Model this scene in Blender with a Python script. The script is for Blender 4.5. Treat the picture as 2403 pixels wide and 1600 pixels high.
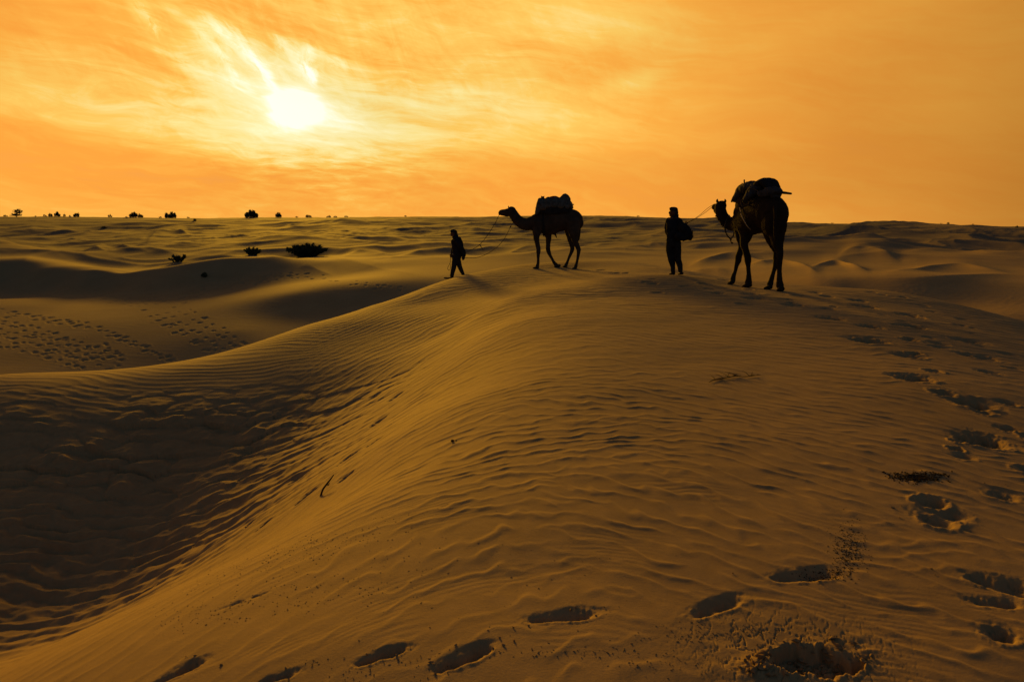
import bpy, bmesh, math, random
import numpy as np
from mathutils import Vector, Matrix, noise as mnoise

# ------------------------------------------------------------------ camera, world, sun, exposure
scn = bpy.context.scene
for o in list(bpy.data.objects):
    bpy.data.objects.remove(o)
COL = scn.collection
F = 24.0 / 36.0 * 2403.0          # focal length measured in the photograph's own pixels
EYE = 1.6
PITCH = math.atan(275.0 / F)
CP, SP = math.cos(PITCH), math.sin(PITCH)

cam_data = bpy.data.cameras.new('camera')
cam_data.lens = 24.0
cam_data.sensor_width = 36.0
cam_data.clip_start = 0.05
cam_data.clip_end = 20000.0
cam = bpy.data.objects.new('camera', cam_data)
COL.objects.link(cam)
cam.location = (0, 0, EYE)
cam.rotation_euler = (math.pi / 2 - PITCH, 0, 0)
scn.camera = cam

def ray(px, py):
    a = (px - 1201.5) / F
    b = -(py - 800.0) / F
    return (a, CP + b * SP, -SP + b * CP)

def azel(px, py):
    d = ray(px, py)
    return math.degrees(math.atan2(d[0], d[1])), math.degrees(math.atan2(d[2], math.hypot(d[0], d[1])))

SUN_AZ, SUN_EL = azel(695, 255)

scn.view_settings.view_transform = 'Standard'
scn.view_settings.look = 'None'
scn.view_settings.exposure = 0.0
scn.view_settings.gamma = 1.0

sun_data = bpy.data.lights.new('sun', 'SUN')
sun_data.energy = 3.7
sun_data.angle = math.radians(9.0)
sun_data.color = (1.0, 0.48, 0.02)
sun = bpy.data.objects.new('sun', sun_data)
COL.objects.link(sun)
_sa, _se = math.radians(SUN_AZ), math.radians(SUN_EL)
SDIR = Vector((math.sin(_sa) * math.cos(_se), math.cos(_sa) * math.cos(_se), math.sin(_se)))
sun.rotation_euler = SDIR.to_track_quat('Z', 'Y').to_euler()
sun.location = SDIR * 50

# ---- node expression helper
class E:
    nt = None
    def __init__(s, sock): s.s = sock
    @staticmethod
    def m(op, *args, clamp=False):
        n = E.nt.nodes.new('ShaderNodeMath'); n.operation = op; n.use_clamp = clamp
        for i, a in enumerate(args):
            if isinstance(a, E): E.nt.links.new(a.s, n.inputs[i])
            else: n.inputs[i].default_value = float(a)
        return E(n.outputs[0])
    def __add__(s, o): return E.m('ADD', s, o)
    __radd__ = __add__
    def __sub__(s, o): return E.m('SUBTRACT', s, o)
    def __rsub__(s, o): return E.m('SUBTRACT', o, s)
    def __mul__(s, o): return E.m('MULTIPLY', s, o)
    __rmul__ = __mul__
    def __truediv__(s, o): return E.m('DIVIDE', s, o)
    def __neg__(s): return E.m('MULTIPLY', s, -1.0)
def nexp(x): return E.m('EXPONENT', x)
def gauss(x, w): return nexp(-((x / w) * (x / w)))
def sstep(x, a, b):
    n = E.nt.nodes.new('ShaderNodeMapRange'); n.interpolation_type = 'SMOOTHSTEP'
    E.nt.links.new(x.s, n.inputs[0]); n.inputs[1].default_value = a; n.inputs[2].default_value = b
    n.inputs[3].default_value = 0.0; n.inputs[4].default_value = 1.0
    return E(n.outputs[0])
def vec(x, y, z=0.0):
    n = E.nt.nodes.new('ShaderNodeCombineXYZ')
    for i, a in enumerate((x, y, z)):
        if isinstance(a, E): E.nt.links.new(a.s, n.inputs[i])
        else: n.inputs[i].default_value = float(a)
    return n.outputs[0]
def tnoise(v, scale, detail=4, rough=0.55, dist=0.0):
    n = E.nt.nodes.new('ShaderNodeTexNoise'); n.noise_dimensions = '3D'
    E.nt.links.new(v, n.inputs['Vector'])
    n.inputs['Scale'].default_value = scale; n.inputs['Detail'].default_value = detail
    n.inputs['Roughness'].default_value = rough; n.inputs['Distortion'].default_value = dist
    return E(n.outputs[0])

def build_world():
    w = bpy.data.worlds.new('World'); scn.world = w; w.use_nodes = True
    nt = w.node_tree; E.nt = nt
    nt.nodes.clear()
    out = nt.nodes.new('ShaderNodeOutputWorld')
    sky = nt.nodes.new('ShaderNodeTexSky'); sky.sky_type = 'NISHITA'; sky.sun_disc = False
    sky.sun_elevation = _se; sky.sun_rotation = _sa
    sky.dust_density = 2.0; sky.ozone_density = 2.0
    bg1 = nt.nodes.new('ShaderNodeBackground'); bg1.inputs[1].default_value = 0.05
    nt.links.new(sky.outputs[0], bg1.inputs[0])
    tc = nt.nodes.new('ShaderNodeTexCoord')
    sep = nt.nodes.new('ShaderNodeSeparateXYZ'); nt.links.new(tc.outputs['Generated'], sep.inputs[0])
    dx, dy, dz = E(sep.outputs[0]), E(sep.outputs[1]), E(sep.outputs[2])
    az = E.m('ARCTAN2', dx, dy) * (180 / math.pi)
    el = E.m('ARCSINE', dz) * (180 / math.pi)
    A = az - SUN_AZ; B = el - SUN_EL          # degrees away from the sun
    # domain warp shared by the cirrus
    w1 = tnoise(vec(A * 0.045, B * 0.09, 3.1), 1.0, 3) - 0.5
    w2 = tnoise(vec(A * 0.05, B * 0.10, 9.7), 1.0, 3) - 0.5
    Aw = A + w1 * 9.0; Bw = B + w2 * 5.0
    # long thin cirrus streaks (gently rising to the left)
    rot = Bw + Aw * 0.16
    streak = tnoise(vec(Aw * 0.05, rot * 0.42, 1.3), 1.0, 7, 0.62, 0.6) - 0.5
    fine = tnoise(vec(Aw * 0.16, rot * 1.5, 5.3), 1.0, 6, 0.6, 0.8) - 0.5
    broad = tnoise(vec(Aw * 0.028, Bw * 0.075, 7.9), 1.0, 5, 0.5, 0.4) - 0.5
    # fibrous texture running up-left for the plumes
    fib = tnoise(vec((A * 0.75 + B * 0.42) * 0.95 + w1 * 4.0, (B - A * 0.4) * 0.16, 2.2), 1.0, 6, 0.6, 1.0) - 0.5
    mott = tnoise(vec(Aw * 0.30 + w2 * 3.0, rot * 0.9, 12.2), 1.0, 7, 0.68, 1.2) - 0.5
    r2 = E.m('SQRT', (A * 0.88) * (A * 0.88) + (B * 1.22) * (B * 1.22) + 0.001)
    rr = r2 + fine * 2.6 + fib * 0.9 + mott * 1.6
    core = 1.0 - sstep(rr, 0.6, 2.35)
    def lobe(px, py, wa, wb, tilt=0.0, warp=1.0):
        a0, e0 = azel(px, py)
        u = az - a0 + w1 * (6.0 * warp); v = el - e0 + w2 * (4.0 * warp)
        c, s = math.cos(math.radians(tilt)), math.sin(math.radians(tilt))
        p = u * c + v * s; q = v * c - u * s
        return nexp(-((p / wa) * (p / wa) + (q / wb) * (q / wb)))
    q = 0.46 + nexp(-(r2 / 3.4)) * 0.36 + nexp(-(r2 / 10.0)) * 0.16
    q = q + lobe(620, 215, 9.5, 2.3, -14) * 0.20
    q = q + lobe(1130, 240, 12.0, 4.0, -6) * 0.20 + lobe(800, 300, 9.0, 2.0, -4) * 0.09
    q = q + lobe(1400, 60, 9.0, 2.0, -3) * 0.17
    q = q + lobe(1500, 190, 2.8, 0.8, 14, 0.5) * 0.14
    q = q + lobe(400, 290, 13.0, 2.0, -9) * 0.16
    q = q + lobe(40, 160, 5.0, 2.0, -10) * 0.05
    q = q - lobe(130, 350, 11.0, 1.8, -9) * 0.06
    q = q - lobe(380, 160, 4.5, 1.4, -28) * 0.09
    q = q - lobe(250, 60, 8.0, 2.2, -8) * 0.06
    q = q - lobe(880, 130, 7.0, 2.4, -18) * 0.09
    q = q - lobe(560, 400, 20.0, 2.3, -4) * 0.09
    q = q - lobe(1150, 470, 30.0, 3.0, 0) * 0.02
    # plumes: curved combed wisps above the sun
    def plume(p0, p1, bow, wdt, amp):
        a0, e0 = azel(*p0); a1, e1 = azel(*p1)
        L = math.hypot(a1 - a0, e1 - e0); ux, uy = (a1 - a0) / L, (e1 - e0) / L
        t = ((az - a0) * ux + (el - e0) * uy) / L
        s = (az - a0) * (-uy) + (el - e0) * ux
        s = s + (t * (1.0 - t)) * bow + fine * 0.9 + w2 * 1.2
        env = sstep(t, -0.08, 0.12) * (1.0 - sstep(t, 0.7, 1.12))
        wd = 0.30 + t * (1.0 - t) * wdt * 2.2
        body = nexp(-((s / wd) * (s / wd)))
        comb = tnoise(vec(s * 1.1 + t * 0.7, t * 1.6, amp * 10), 1.0, 6, 0.65, 0.9)
        return body * env * sstep(comb, 0.30, 0.60) * amp
    q = q + plume((650, 215), (455, 20), 2.2, 0.65, 0.34)
    q = q + plume((560, 190), (440, 45), 1.2, 0.5, 0.20)
    q = q + plume((740, 205), (636, 78), 1.3, 0.5, 0.32)
    q = q + plume((745, 190), (718, 96), -0.7, 0.3, 0.26)
    q = q + plume((600, 215), (330, 95), -1.2, 0.8, 0.14)
    q = q + plume((380, 90), (300, -10), 0.8, 0.3, 0.16)
    q = q + plume((820, 165), (700, 110), 0.4, 0.5, 0.14)
    near = nexp(-(r2 / 16.0))
    q = q + streak * (0.15 + near * 0.45) + fine * (0.035 + near * 0.36) + broad * 0.24 + fib * near * 0.34 * sstep(B, -2.0, 3.0)
    # small ripple clouds under the sun
    ripc = tnoise(vec(A * 0.45, B * 2.3 + w1 * 2, 8.8), 1.0, 5, 0.6, 0.3) - 0.5
    q = q + ripc * gauss(A - 2.0, 9.0) * gauss(B + 4.6, 2.8) * 0.62
    q = q + mott * (0.04 + near * 0.42)
    q = q - E.m('MAXIMUM', q - 0.76, 0.0) * 0.40 + core * 0.30
    # duller away from the sun
    dull = (1.0 - sstep(az, 2.0, 46.0) * 0.46) * (1.0 - sstep(A * -1.0, 12.0, 30.0) * sstep(B, 2.0, 12.0) * 0.26)
    dull = dull * (1.0 + broad * 0.35)
    ang = E.m('ARCCOSINE', dx * SDIR.x + dy * SDIR.y + dz * SDIR.z) * (180 / math.pi)
    dim = dull * (1.0 - sstep(ang, 46.0, 84.0) * 0.95) * (1.0 - sstep(el, 16.5, 26.0) * 0.975)  # sky outside the view cut down to keep the ground's ambient dark
    ramp = nt.nodes.new('ShaderNodeValToRGB')
    cr = ramp.color_ramp
    stops = [(0.0, (0.70, 0.30, 0.068)), (0.20, (0.84, 0.35, 0.066)), (0.32, (0.94, 0.365, 0.062)),
             (0.42, (0.98, 0.375, 0.050)), (0.52, (1.0, 0.450, 0.066)), (0.64, (1.0, 0.600, 0.120)),
             (0.76, (1.0, 0.780, 0.280)), (0.88, (1.05, 0.95, 0.52)), (1.0, (1.15, 1.10, 0.90))]
    while len(cr.elements) < len(stops): cr.elements.new(0.5)
    for e_, (p, c) in zip(cr.elements, stops):
        e_.position = p; e_.color = (*[min(v, 1.2) for v in c], 1)
    nt.links.new(q.s, ramp.inputs[0])
    bg2 = nt.nodes.new('ShaderNodeBackground')
    nt.links.new(ramp.outputs[0], bg2.inputs[0])
    below = sstep(el, -12.0, -2.0)
    nt.links.new((dim * below).s, bg2.inputs[1])
    add = nt.nodes.new('ShaderNodeAddShader')
    # the blue of the clear sky overhead and behind
    clear = sstep(el, 16.0, 40.0) + sstep(ang, 60.0, 110.0)
    nt.links.new((clear * 0.034).s, bg1.inputs[1])
    nt.links.new(bg1.outputs[0], add.inputs[0]); nt.links.new(bg2.outputs[0], add.inputs[1])
    nt.links.new(add.outputs[0], out.inputs[0])
build_world()
scn.cycles.max_bounces = 4
scn.cycles.diffuse_bounces = 2
scn.world.cycles.sampling_method = 'MANUAL'
scn.world.cycles.sample_map_resolution = 512

# ------------------------------------------------------------------ helpers
def setp(o, label=None, cat=None, group=None, kind=None):
    if label: o['label'] = label
    if cat: o['category'] = cat
    if group: o['group'] = group
    if kind: o['kind'] = kind
    return o
def empty(name, loc=(0, 0, 0), **kw):
    o = bpy.data.objects.new(name, None); o.empty_display_size = 0.2
    o.location = loc; COL.objects.link(o)
    return setp(o, **kw)
def link_mesh(name, me, mat, parent=None, smooth=True, **kw):
    o = bpy.data.objects.new(name, me); COL.objects.link(o)
    if mat: me.materials.append(mat)
    if smooth and len(me.polygons):
        me.polygons.foreach_set('use_smooth', [True] * len(me.polygons))
    if parent:
        o.parent = parent
        o.matrix_parent_inverse = Matrix.Translation(parent.location).inverted()
    return setp(o, **kw)

def material(name, col, rough=0.85, col2=None, scale=8.0, bump=0.0, bscale=30.0, spec=0.2, metal=0.0):
    m = bpy.data.materials.new(name); m.use_nodes = True
    nt = m.node_tree; b = nt.nodes['Principled BSDF']
    b.inputs['Roughness'].default_value = rough
    b.inputs['Specular IOR Level'].default_value = spec
    b.inputs['Metallic'].default_value = metal
    tc = nt.nodes.new('ShaderNodeTexCoord')
    n = nt.nodes.new('ShaderNodeTexNoise'); n.inputs['Scale'].default_value = scale; n.inputs['Detail'].default_value = 5
    nt.links.new(tc.outputs['Object'], n.inputs['Vector'])
    r = nt.nodes.new('ShaderNodeValToRGB')
    r.color_ramp.elements[0].position = 0.35; r.color_ramp.elements[1].position = 0.65
    r.color_ramp.elements[0].color = (*col, 1)
    r.color_ramp.elements[1].color = (*(col2 or [c * 1.35 for c in col]), 1)
    nt.links.new(n.outputs[0], r.inputs[0]); nt.links.new(r.outputs[0], b.inputs['Base Color'])
    if bump:
        n2 = nt.nodes.new('ShaderNodeTexNoise'); n2.inputs['Scale'].default_value = bscale; n2.inputs['Detail'].default_value = 4
        nt.links.new(tc.outputs['Object'], n2.inputs['Vector'])
        bp = nt.nodes.new('ShaderNodeBump'); bp.inputs['Strength'].default_value = bump; bp.inputs['Distance'].default_value = 0.01
        nt.links.new(n2.outputs[0], bp.inputs['Height']); nt.links.new(bp.outputs[0], b.inputs['Normal'])
    return m

# ------------------------------------------------------------------ numpy noise
_rng = np.random.RandomState(7)
_perm = _rng.permutation(256).astype(np.int32); _perm = np.concatenate([_perm, _perm])
_ga = _rng.rand(256) * 2 * np.pi
_gx, _gy = np.cos(_ga).astype(np.float32), np.sin(_ga).astype(np.float32)
def perlin(x, y):
    x = np.asarray(x, dtype=np.float64); y = np.asarray(y, dtype=np.float64)
    xi = np.floor(x); yi = np.floor(y)
    xf = (x - xi).astype(np.float32); yf = (y - yi).astype(np.float32)
    xi = xi.astype(np.int64) & 255; yi = yi.astype(np.int64) & 255
    u = xf * xf * xf * (xf * (xf * 6 - 15) + 10); v = yf * yf * yf * (yf * (yf * 6 - 15) + 10)
    def g(ix, iy, fx, fy):
        h = _perm[_perm[ix & 255] + (iy & 255)]
        return _gx[h] * fx + _gy[h] * fy
    a = g(xi, yi, xf, yf); b = g(xi + 1, yi, xf - 1, yf)
    c = g(xi, yi + 1, xf, yf - 1); d = g(xi + 1, yi + 1, xf - 1, yf - 1)
    return (a + u * (b - a)) * (1 - v) + (c + u * (d - c)) * v
def fbm(x, y, o=3, g=0.5, off=0.0):
    s = 0.0; a = 1.0
    for i in range(o):
        s = s + a * perlin(x * 2 ** i + off + 17.3 * i, y * 2 ** i - off + 5.1 * i); a *= g
    return s
def sm(x, a, b):
    t = np.clip((x - a) / (b - a), 0, 1); return t * t * (3 - 2 * t)

# ------------------------------------------------------------------ terrain
# heights below are relative to the eye; (px, py, z) pins where a feature of the dunes stands
PZ = [
 (1200,1600,-1.60),(1800,1600,-1.60),(2403,1600,-1.58),(600,1600,-1.66),(250,1600,-1.85),(0,1600,-2.15),
 (1200,1350,-1.64),(1800,1300,-1.60),(2403,1300,-1.60),(800,1400,-1.68),
 (1200,1100,-1.68),(1700,1100,-1.61),(2100,1100,-1.60),(2403,1100,-1.64),
 (1200,950,-1.72),(1600,950,-1.62),(2000,950,-1.60),(2403,950,-1.68),
 (1200,850,-1.78),(1600,850,-1.60),(2000,850,-1.61),(2403,850,-1.80),
 (1200,760,-1.72),(1600,760,-1.56),(2000,760,-1.62),(2300,800,-1.80),
 (1200,700,-1.72),(1400,700,-1.58),(1600,700,-1.54),(2250,900,-1.63),(2150,720,-1.76),(1400,650,-1.56),
 (600,1400,-1.78),(900,1150,-1.86),(1080,950,-1.88),(1120,820,-1.98),(1130,740,-1.95),
 (530,1330,-2.85),(200,1480,-2.9),(780,1110,-2.65),(950,970,-2.45),
 (0,1495,-4.45),(200,1380,-4.5),(400,1245,-4.22),(600,1110,-3.72),(800,1000,-3.2),(950,880,-2.72),(1050,780,-2.35),
 (0,1370,-4.4),(0,1200,-4.1),(0,1100,-3.88),(0,1000,-3.5),(0,930,-3.28),(0,880,-3.2),
 (300,1230,-4.3),(300,1100,-3.95),(300,1000,-3.62),(300,925,-3.38),(204,875,-3.22),(398,857,-3.2),
 (500,1150,-3.95),(500,1050,-3.8),(500,960,-3.48),(500,890,-3.25),(510,835,-3.12),
 (700,1000,-3.48),(700,920,-3.28),(700,850,-3.02),(714,765,-2.78),
 (850,850,-2.88),(860,780,-2.66),(867,719,-2.5),(1000,760,-2.42),(1000,710,-2.27),(1000,675,-2.18),
 (-350,1600,-4.3),(-350,1300,-4.4),(-350,1000,-3.7),(-350,890,-3.3),
 (2900,1600,-1.6),(2900,1200,-1.75),(2900,950,-2.1),
 # basin in the middle distance on the left
 (0,700,-5.5),(0,780,-6.25),(0,860,-6.9),(300,720,-5.7),(300,800,-6.4),(450,848,-6.85),(550,720,-5.35),(550,780,-6.05),
 (700,690,-4.72),(700,740,-5.65),(850,680,-4.42),(850,715,-5.15),
 (0,662,-5.15),(127,672,-5.3),(255,680,-5.4),(382,682,-5.3),(446,670,-4.95),(510,655,-4.55),(594,642,-4.15),(679,645,-4.2),
 (0,629,-4.0),(108,637,-4.25),(217,641,-4.3),(343,639,-4.2),(433,626,-3.7),(523,612,-3.2),(632,605,-3.12),(700,609,-3.4),
 (-350,640,-4.0),(-350,700,-5.5),
]
PY = [  # (px, py, distance)
 (1190,627,25.5),(1300,619,27),(1400,616,27),(1500,621,26.5),(1580,632,22),(1660,651,20),(1720,659,19.5),(1785,661,19),(1920,674,18.5),
 (2050,682,18),(2150,696,17.5),(2300,728,16),(2403,757,14.2),(2900,900,12.5),(1112,645,25),
 (0,517,260),(300,514,260),(600,515,260),(900,510,240),(1200,513,280),(1400,512,300),(1600,514,240),(1850,521,175),(2100,530,145),(2403,540,125),(2900,560,110),(-350,510,260),
 (0,545,150),(300,545,150),(600,540,160),(900,540,150),(1200,540,160),(1500,538,160),(1800,548,120),(2100,568,90),(2403,580,85),
 (0,568,84),(36,575,83),(90,590,80),(144,606,76),(217,626,70),(262,636,65),(0,600,72),(90,612,69.5),
 (300,606,82),(400,612,78),(300,582,95),(600,590,85),(720,602,80),(900,600,72),(850,640,57),(1000,650,50),(1000,610,65),(1150,600,68),(1400,600,68),
 (1500,612,58),(1650,625,48),(1800,630,42),(2000,655,32),(2050,610,60),(2200,640,42),(2400,660,34),(2403,610,60),(2250,710,27),(2380,735,24),(-350,590,85),(2900,680,32),(2900,600,70),
]
PW = [  # (px, distance, z) unseen ground behind the crests
 (0,95,-3.2),(100,92,-3.6),(200,84,-3.95),(290,66,-4.75),(343,62.5,-4.45),(400,66,-4.45),(433,62,-3.95),(500,66,-3.95),(523,63,-3.45),(600,67,-3.6),(632,65.5,-3.3),(300,62,-4.6),
 (-350,19,-6.0),(0,19,-6.3),(200,20,-6.4),(400,22,-6.5),(600,24,-6.2),(800,28,-5.6),(1000,34,-4.9),(1200,37,-4.4),(1400,39,-4.1),(1600,33,-3.8),(1850,260,-3),(2100,230,-4),(2403,180,-5),(1600,320,-2),
 (1800,27,-3.4),(1950,24.5,-3.3),(2150,23,-3.6),(2403,20,-3.4),(2900,18,-3.6),
 (0,330,-2),(600,330,-2),(1200,350,-2),(0,600,-6),(1200,600,-6),(2403,600,-8),(0,3000,-12),(1200,3000,-12),(2403,3000,-12),
 (1200,0.6,-1.6),(0,0.6,-1.68),(2403,0.6,-1.6),(0,1.2,-1.75),
]
# feet of the animals and people: photo pixel of the sole and its distance
FEET = dict(
 a1=(1258,630.3,23.75), a2=(1308,627.2,24.25), a3=(1326,626.9,24.25), a4=(1349,631.3,23.75),
 b1=(1715,667.5,17.3), b2=(1753,675,16.75), b3=(1802,679,16.25), b4=(1832,684.3,15.7),
 m1=(1059,654.6,24.1), m2=(1082,649.3,24.5), n1=(1577,645,18.3), n2=(1597,645.5,18.2))

def P3(px, py, Y):
    d = ray(px, py); t = Y / d[1]
    return Vector((d[0] * t, Y, d[2] * t + EYE))
ctl = []
for px, py, z in PZ:
    d = ray(px, py); t = z / d[2]; ctl.append((d[0] * t, d[1] * t, z))
for px, py, Y in PY:
    p = P3(px, py, Y); ctl.append((p.x, p.y, p.z - EYE))
for px, Y, z in PW:
    ctl.append(((px - 1201.5) / F * Y, Y, z))
for k, (px, py, Y) in FEET.items():
    p = P3(px, py, Y); ctl.append((p.x, p.y, p.z - EYE))
ctl = np.array(ctl)
def warp_az(a):
    lim = math.radians(52)
    return lim * np.tanh(np.asarray(a) / lim * 1.0) if False else np.clip(a, -lim, lim)
CU = warp_az(np.arctan2(ctl[:, 0], ctl[:, 1])); CV = np.log(np.hypot(ctl[:, 0], ctl[:, 1]))
def _phi(d2): return 0.5 * d2 * np.log(d2 + 1e-9)
_n = len(ctl)
_K = _phi((CU[:, None] - CU) ** 2 + (CV[:, None] - CV) ** 2) + np.eye(_n) * 8e-6
_Pm = np.stack([np.ones(_n), CU, CV], 1)
_M = np.zeros((_n + 3, _n + 3)); _M[:_n, :_n] = _K; _M[:_n, _n:] = _Pm; _M[_n:, :_n] = _Pm.T
_rhs = np.zeros(_n + 3); _rhs[:_n] = ctl[:, 2]
_W = np.linalg.solve(_M, _rhs)

_TU = np.linspace(-math.radians(53), math.radians(53), 300)
_TV = np.linspace(math.log(0.4), math.log(3300), 520)
def _tps64(U, V):
    out = np.empty(U.shape); fu, fv, fo = U.ravel(), V.ravel(), out.ravel()
    for i in range(0, fu.size, 20000):
        u = fu[i:i + 20000][:, None]; v = fv[i:i + 20000][:, None]
        fo[i:i + 20000] = _phi((u - CU) ** 2 + (v - CV) ** 2) @ _W[:_n] + _W[_n] + _W[_n + 1] * u[:, 0] + _W[_n + 2] * v[:, 0]
    return out
_TT = _tps64(*np.meshgrid(_TU, _TV))
def _cub(t):
    return (-0.5 * t + t * t - 0.5 * t ** 3, 1 - 2.5 * t * t + 1.5 * t ** 3, 0.5 * t + 2 * t * t - 1.5 * t ** 3, -0.5 * t * t + 0.5 * t ** 3)
def tps(U, V):
    fu = (U - _TU[0]) / (_TU[1] - _TU[0]); fv = (V - _TV[0]) / (_TV[1] - _TV[0])
    iu = np.clip(np.floor(fu).astype(int), 1, len(_TU) - 3); iv = np.clip(np.floor(fv).astype(int), 1, len(_TV) - 3)
    wu = _cub(fu - iu); wv = _cub(fv - iv)
    z = 0.0
    for b in range(4):
        row = 0.0
        for a in range(4):
            row = row + wu[a] * _TT[iv + b - 1, iu + a - 1]
        z = z + wv[b] * row
    return z

def base_h(x, y):
    a = np.arctan2(x, y); r = np.hypot(x, y) + 1e-6
    U = warp_az(a); V = np.log(np.clip(r, 0.45, 3200))
    z = tps(U, V)
    back = sm(np.abs(a), math.radians(60), math.radians(110))
    flat = -1.6 - 4.5 * sm(r, 8, 40) - 5 * sm(r, 60, 800)
    z = z * (1 - back) + flat * back
    return z

# traced dune crests: (points (px,py), height in photo px, front width m, back width m)
CRESTS = [
 ([(-300,616),(0,626),(108,635),(217,639),(271,639),(343,637),(433,624),(523,610),(578,605),(632,604),(690,607)], 7, 1.3, 9.0),
 ([(-300,540),(0,568),(36,575),(90,590),(144,606),(217,626),(275,639)], 2, 8.0, 7.0),
 ([(170,600),(225,586),(260,577),(295,584),(350,596)], 5, 3.0, 5.0),
 ([(340,632),(380,622),(430,612),(480,606),(560,601),(640,601),(700,607)], 6, 1.6, 8.0),
 ([(144,608),(253,600),(325,587),(397,594),(470,606)], 6, 3.0, 8.0),
 ([(339,568),(361,550),(408,540),(439,547),(460,556)], 6, 4.0, 12.0),
 ([(491,581),(534,563),(570,558),(614,565),(686,565),(754,568),(800,572)], 6, 4.0, 12.0),
 ([(600,543),(668,534),(740,530),(787,521),(850,512),(900,516)], 5, 5.0, 18.0),
 ([(0,540),(70,536),(160,540),(240,548)], 4, 5.0, 12.0),
 ([(200,528),(330,524),(470,530),(560,527)], 3, 6.0, 16.0),
 ([(794,603),(820,592),(845,586),(892,588),(930,598)], 7, 3.0, 7.0),
 ([(892,606),(955,589),(1000,582),(1060,580),(1120,590)], 8, 2.5, 7.0),
 ([(1160,596),(1180,586),(1207,574),(1231,569),(1258,570),(1309,575),(1400,582)], 10, 3.0, 8.0),
 ([(1100,600),(1166,594),(1224,602),(1258,594),(1300,588),(1420,592),(1500,598)], 5, 2.5, 6.0),
 ([(1340,582),(1420,569),(1490,573),(1540,585)], 7, 3.0, 9.0),
 ([(1600,626),(1663,606),(1704,597),(1735,597),(1780,607),(1810,618)], 10, 2.5, 6.0),
 ([(1735,622),(1790,613),(1838,610),(1867,617),(1908,633),(1940,645)], 8, 2.0, 5.0),
 ([(1610,638),(1675,630),(1720,635)], 4, 1.5, 4.0),
 ([(1740,640),(1760,637),(1838,642),(1920,657),(1990,672),(2030,680)], 6, 2.0, 5.0),
 ([(1890,632),(1910,623),(1941,613),(1968,611),(2002,622),(2050,632)], 9, 2.2, 5.0),
 ([(1990,642),(2070,652),(2145,655),(2231,650),(2299,645),(2367,646),(2403,650),(2600,670)], 9, 2.2, 6.0),
 ([(2060,640),(2091,633),(2207,623),(2255,619),(2299,629),(2367,640),(2403,644)], 7, 2.2, 6.0),
 ([(1960,604),(1990,592),(2030,588),(2080,600),(2120,612)], 7, 3.0, 7.0),
 ([(1850,572),(1960,566),(2050,574),(2120,590)], 5, 4.0, 10.0),
 ([(2100,600),(2180,590),(2290,594),(2403,606)], 6, 3.0, 8.0),
 ([(1850,545),(1990,547),(2130,556),(2300,566),(2403,570)], 4, 5.0, 12.0),
 ([(1400,552),(1480,546),(1560,550),(1640,560)], 4, 5.0, 12.0),
 ([(1050,556),(1120,548),(1190,546),(1250,555)], 4, 5.0, 12.0),
 ([(850,556),(930,545),(1010,541),(1080,548)], 4, 5.0, 12.0),
 ([(690,640),(704,622),(730,626),(758,640),(800,648)], 4, 2.0, 5.0),
 ([(740,606),(850,618),(960,640),(1030,655)], 3, 2.5, 6.0),
]
_RS = np.exp(np.linspace(math.log(1.0), math.log(420), 1400))
def first_hit(px, py, fn, rmin=2.0):
    d = ray(px, py); hx = math.hypot(d[0], d[1])
    rs = _RS[_RS > rmin]
    x = d[0] / hx * rs; y = d[1] / hx * rs; zr = d[2] / hx * rs
    g = fn(x, y) - zr
    idx = np.where(g > 0)[0]
    if len(idx) == 0: return None
    i = idx[0]
    if i == 0: return rs[0]
    t = g[i - 1] / (g[i - 1] - g[i])
    return rs[i - 1] + (rs[i] - rs[i - 1]) * t
_cr = []
for pts, apx, wf, wb in CRESTS:
    az, rc, am = [], [], []
    n = len(pts)
    for i, (px, py) in enumerate(pts):
        r = first_hit(px, py + apx * 0.85, base_h, rmin=26.0)
        if r is None: r = rc[-1] if rc else 120.0
        az.append(math.atan2(ray(px, py)[0], ray(px, py)[1])); rc.append(r)
        am.append(apx / F * r)
    s = np.linspace(0, 1, n)
    # resample finely and smooth, so that the ridge runs in one easy curve and dies out at its ends
    a2 = np.linspace(az[0], az[-1], 80); r2_ = np.interp(a2, az, rc); m2_ = np.interp(a2, az, am)
    kk = np.hanning(19); kk /= kk.sum()
    for _ in range(2):
        r2_ = np.convolve(np.pad(r2_, 9, 'edge'), kk, 'valid'); m2_ = np.convolve(np.pad(m2_, 9, 'edge'), kk, 'valid')
    s = np.linspace(0, 1, 80); tl, tr = sm(s, 0, .35), sm(1 - s, 0, .35)
    if pts[0][0] < -200: tl = 1
    if pts[-1][0] > 2500: tr = 1
    _cr.append((a2, r2_, m2_ * tl * tr, wf * 1.6, wb * 1.3))

def crest_h(x, y):
    a = np.arctan2(x, y); r = np.hypot(x, y)
    z = np.zeros_like(a)
    for az, rc, am, wf, wb in _cr:
        m = (a > az[0]) & (a < az[-1]) & (r > 15) & (r < 400)
        if not m.any(): continue
        aa, rr = a[m], r[m]
        ss = np.interp(aa, az, rc)
        A = np.interp(aa, az, am)
        d = rr - ss
        k = np.where(d < 0, np.exp(-np.abs(d / wf) ** 1.15), np.exp(-np.abs(d / wb) ** 1.1))
        z[m] += A * k
    return z

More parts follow.
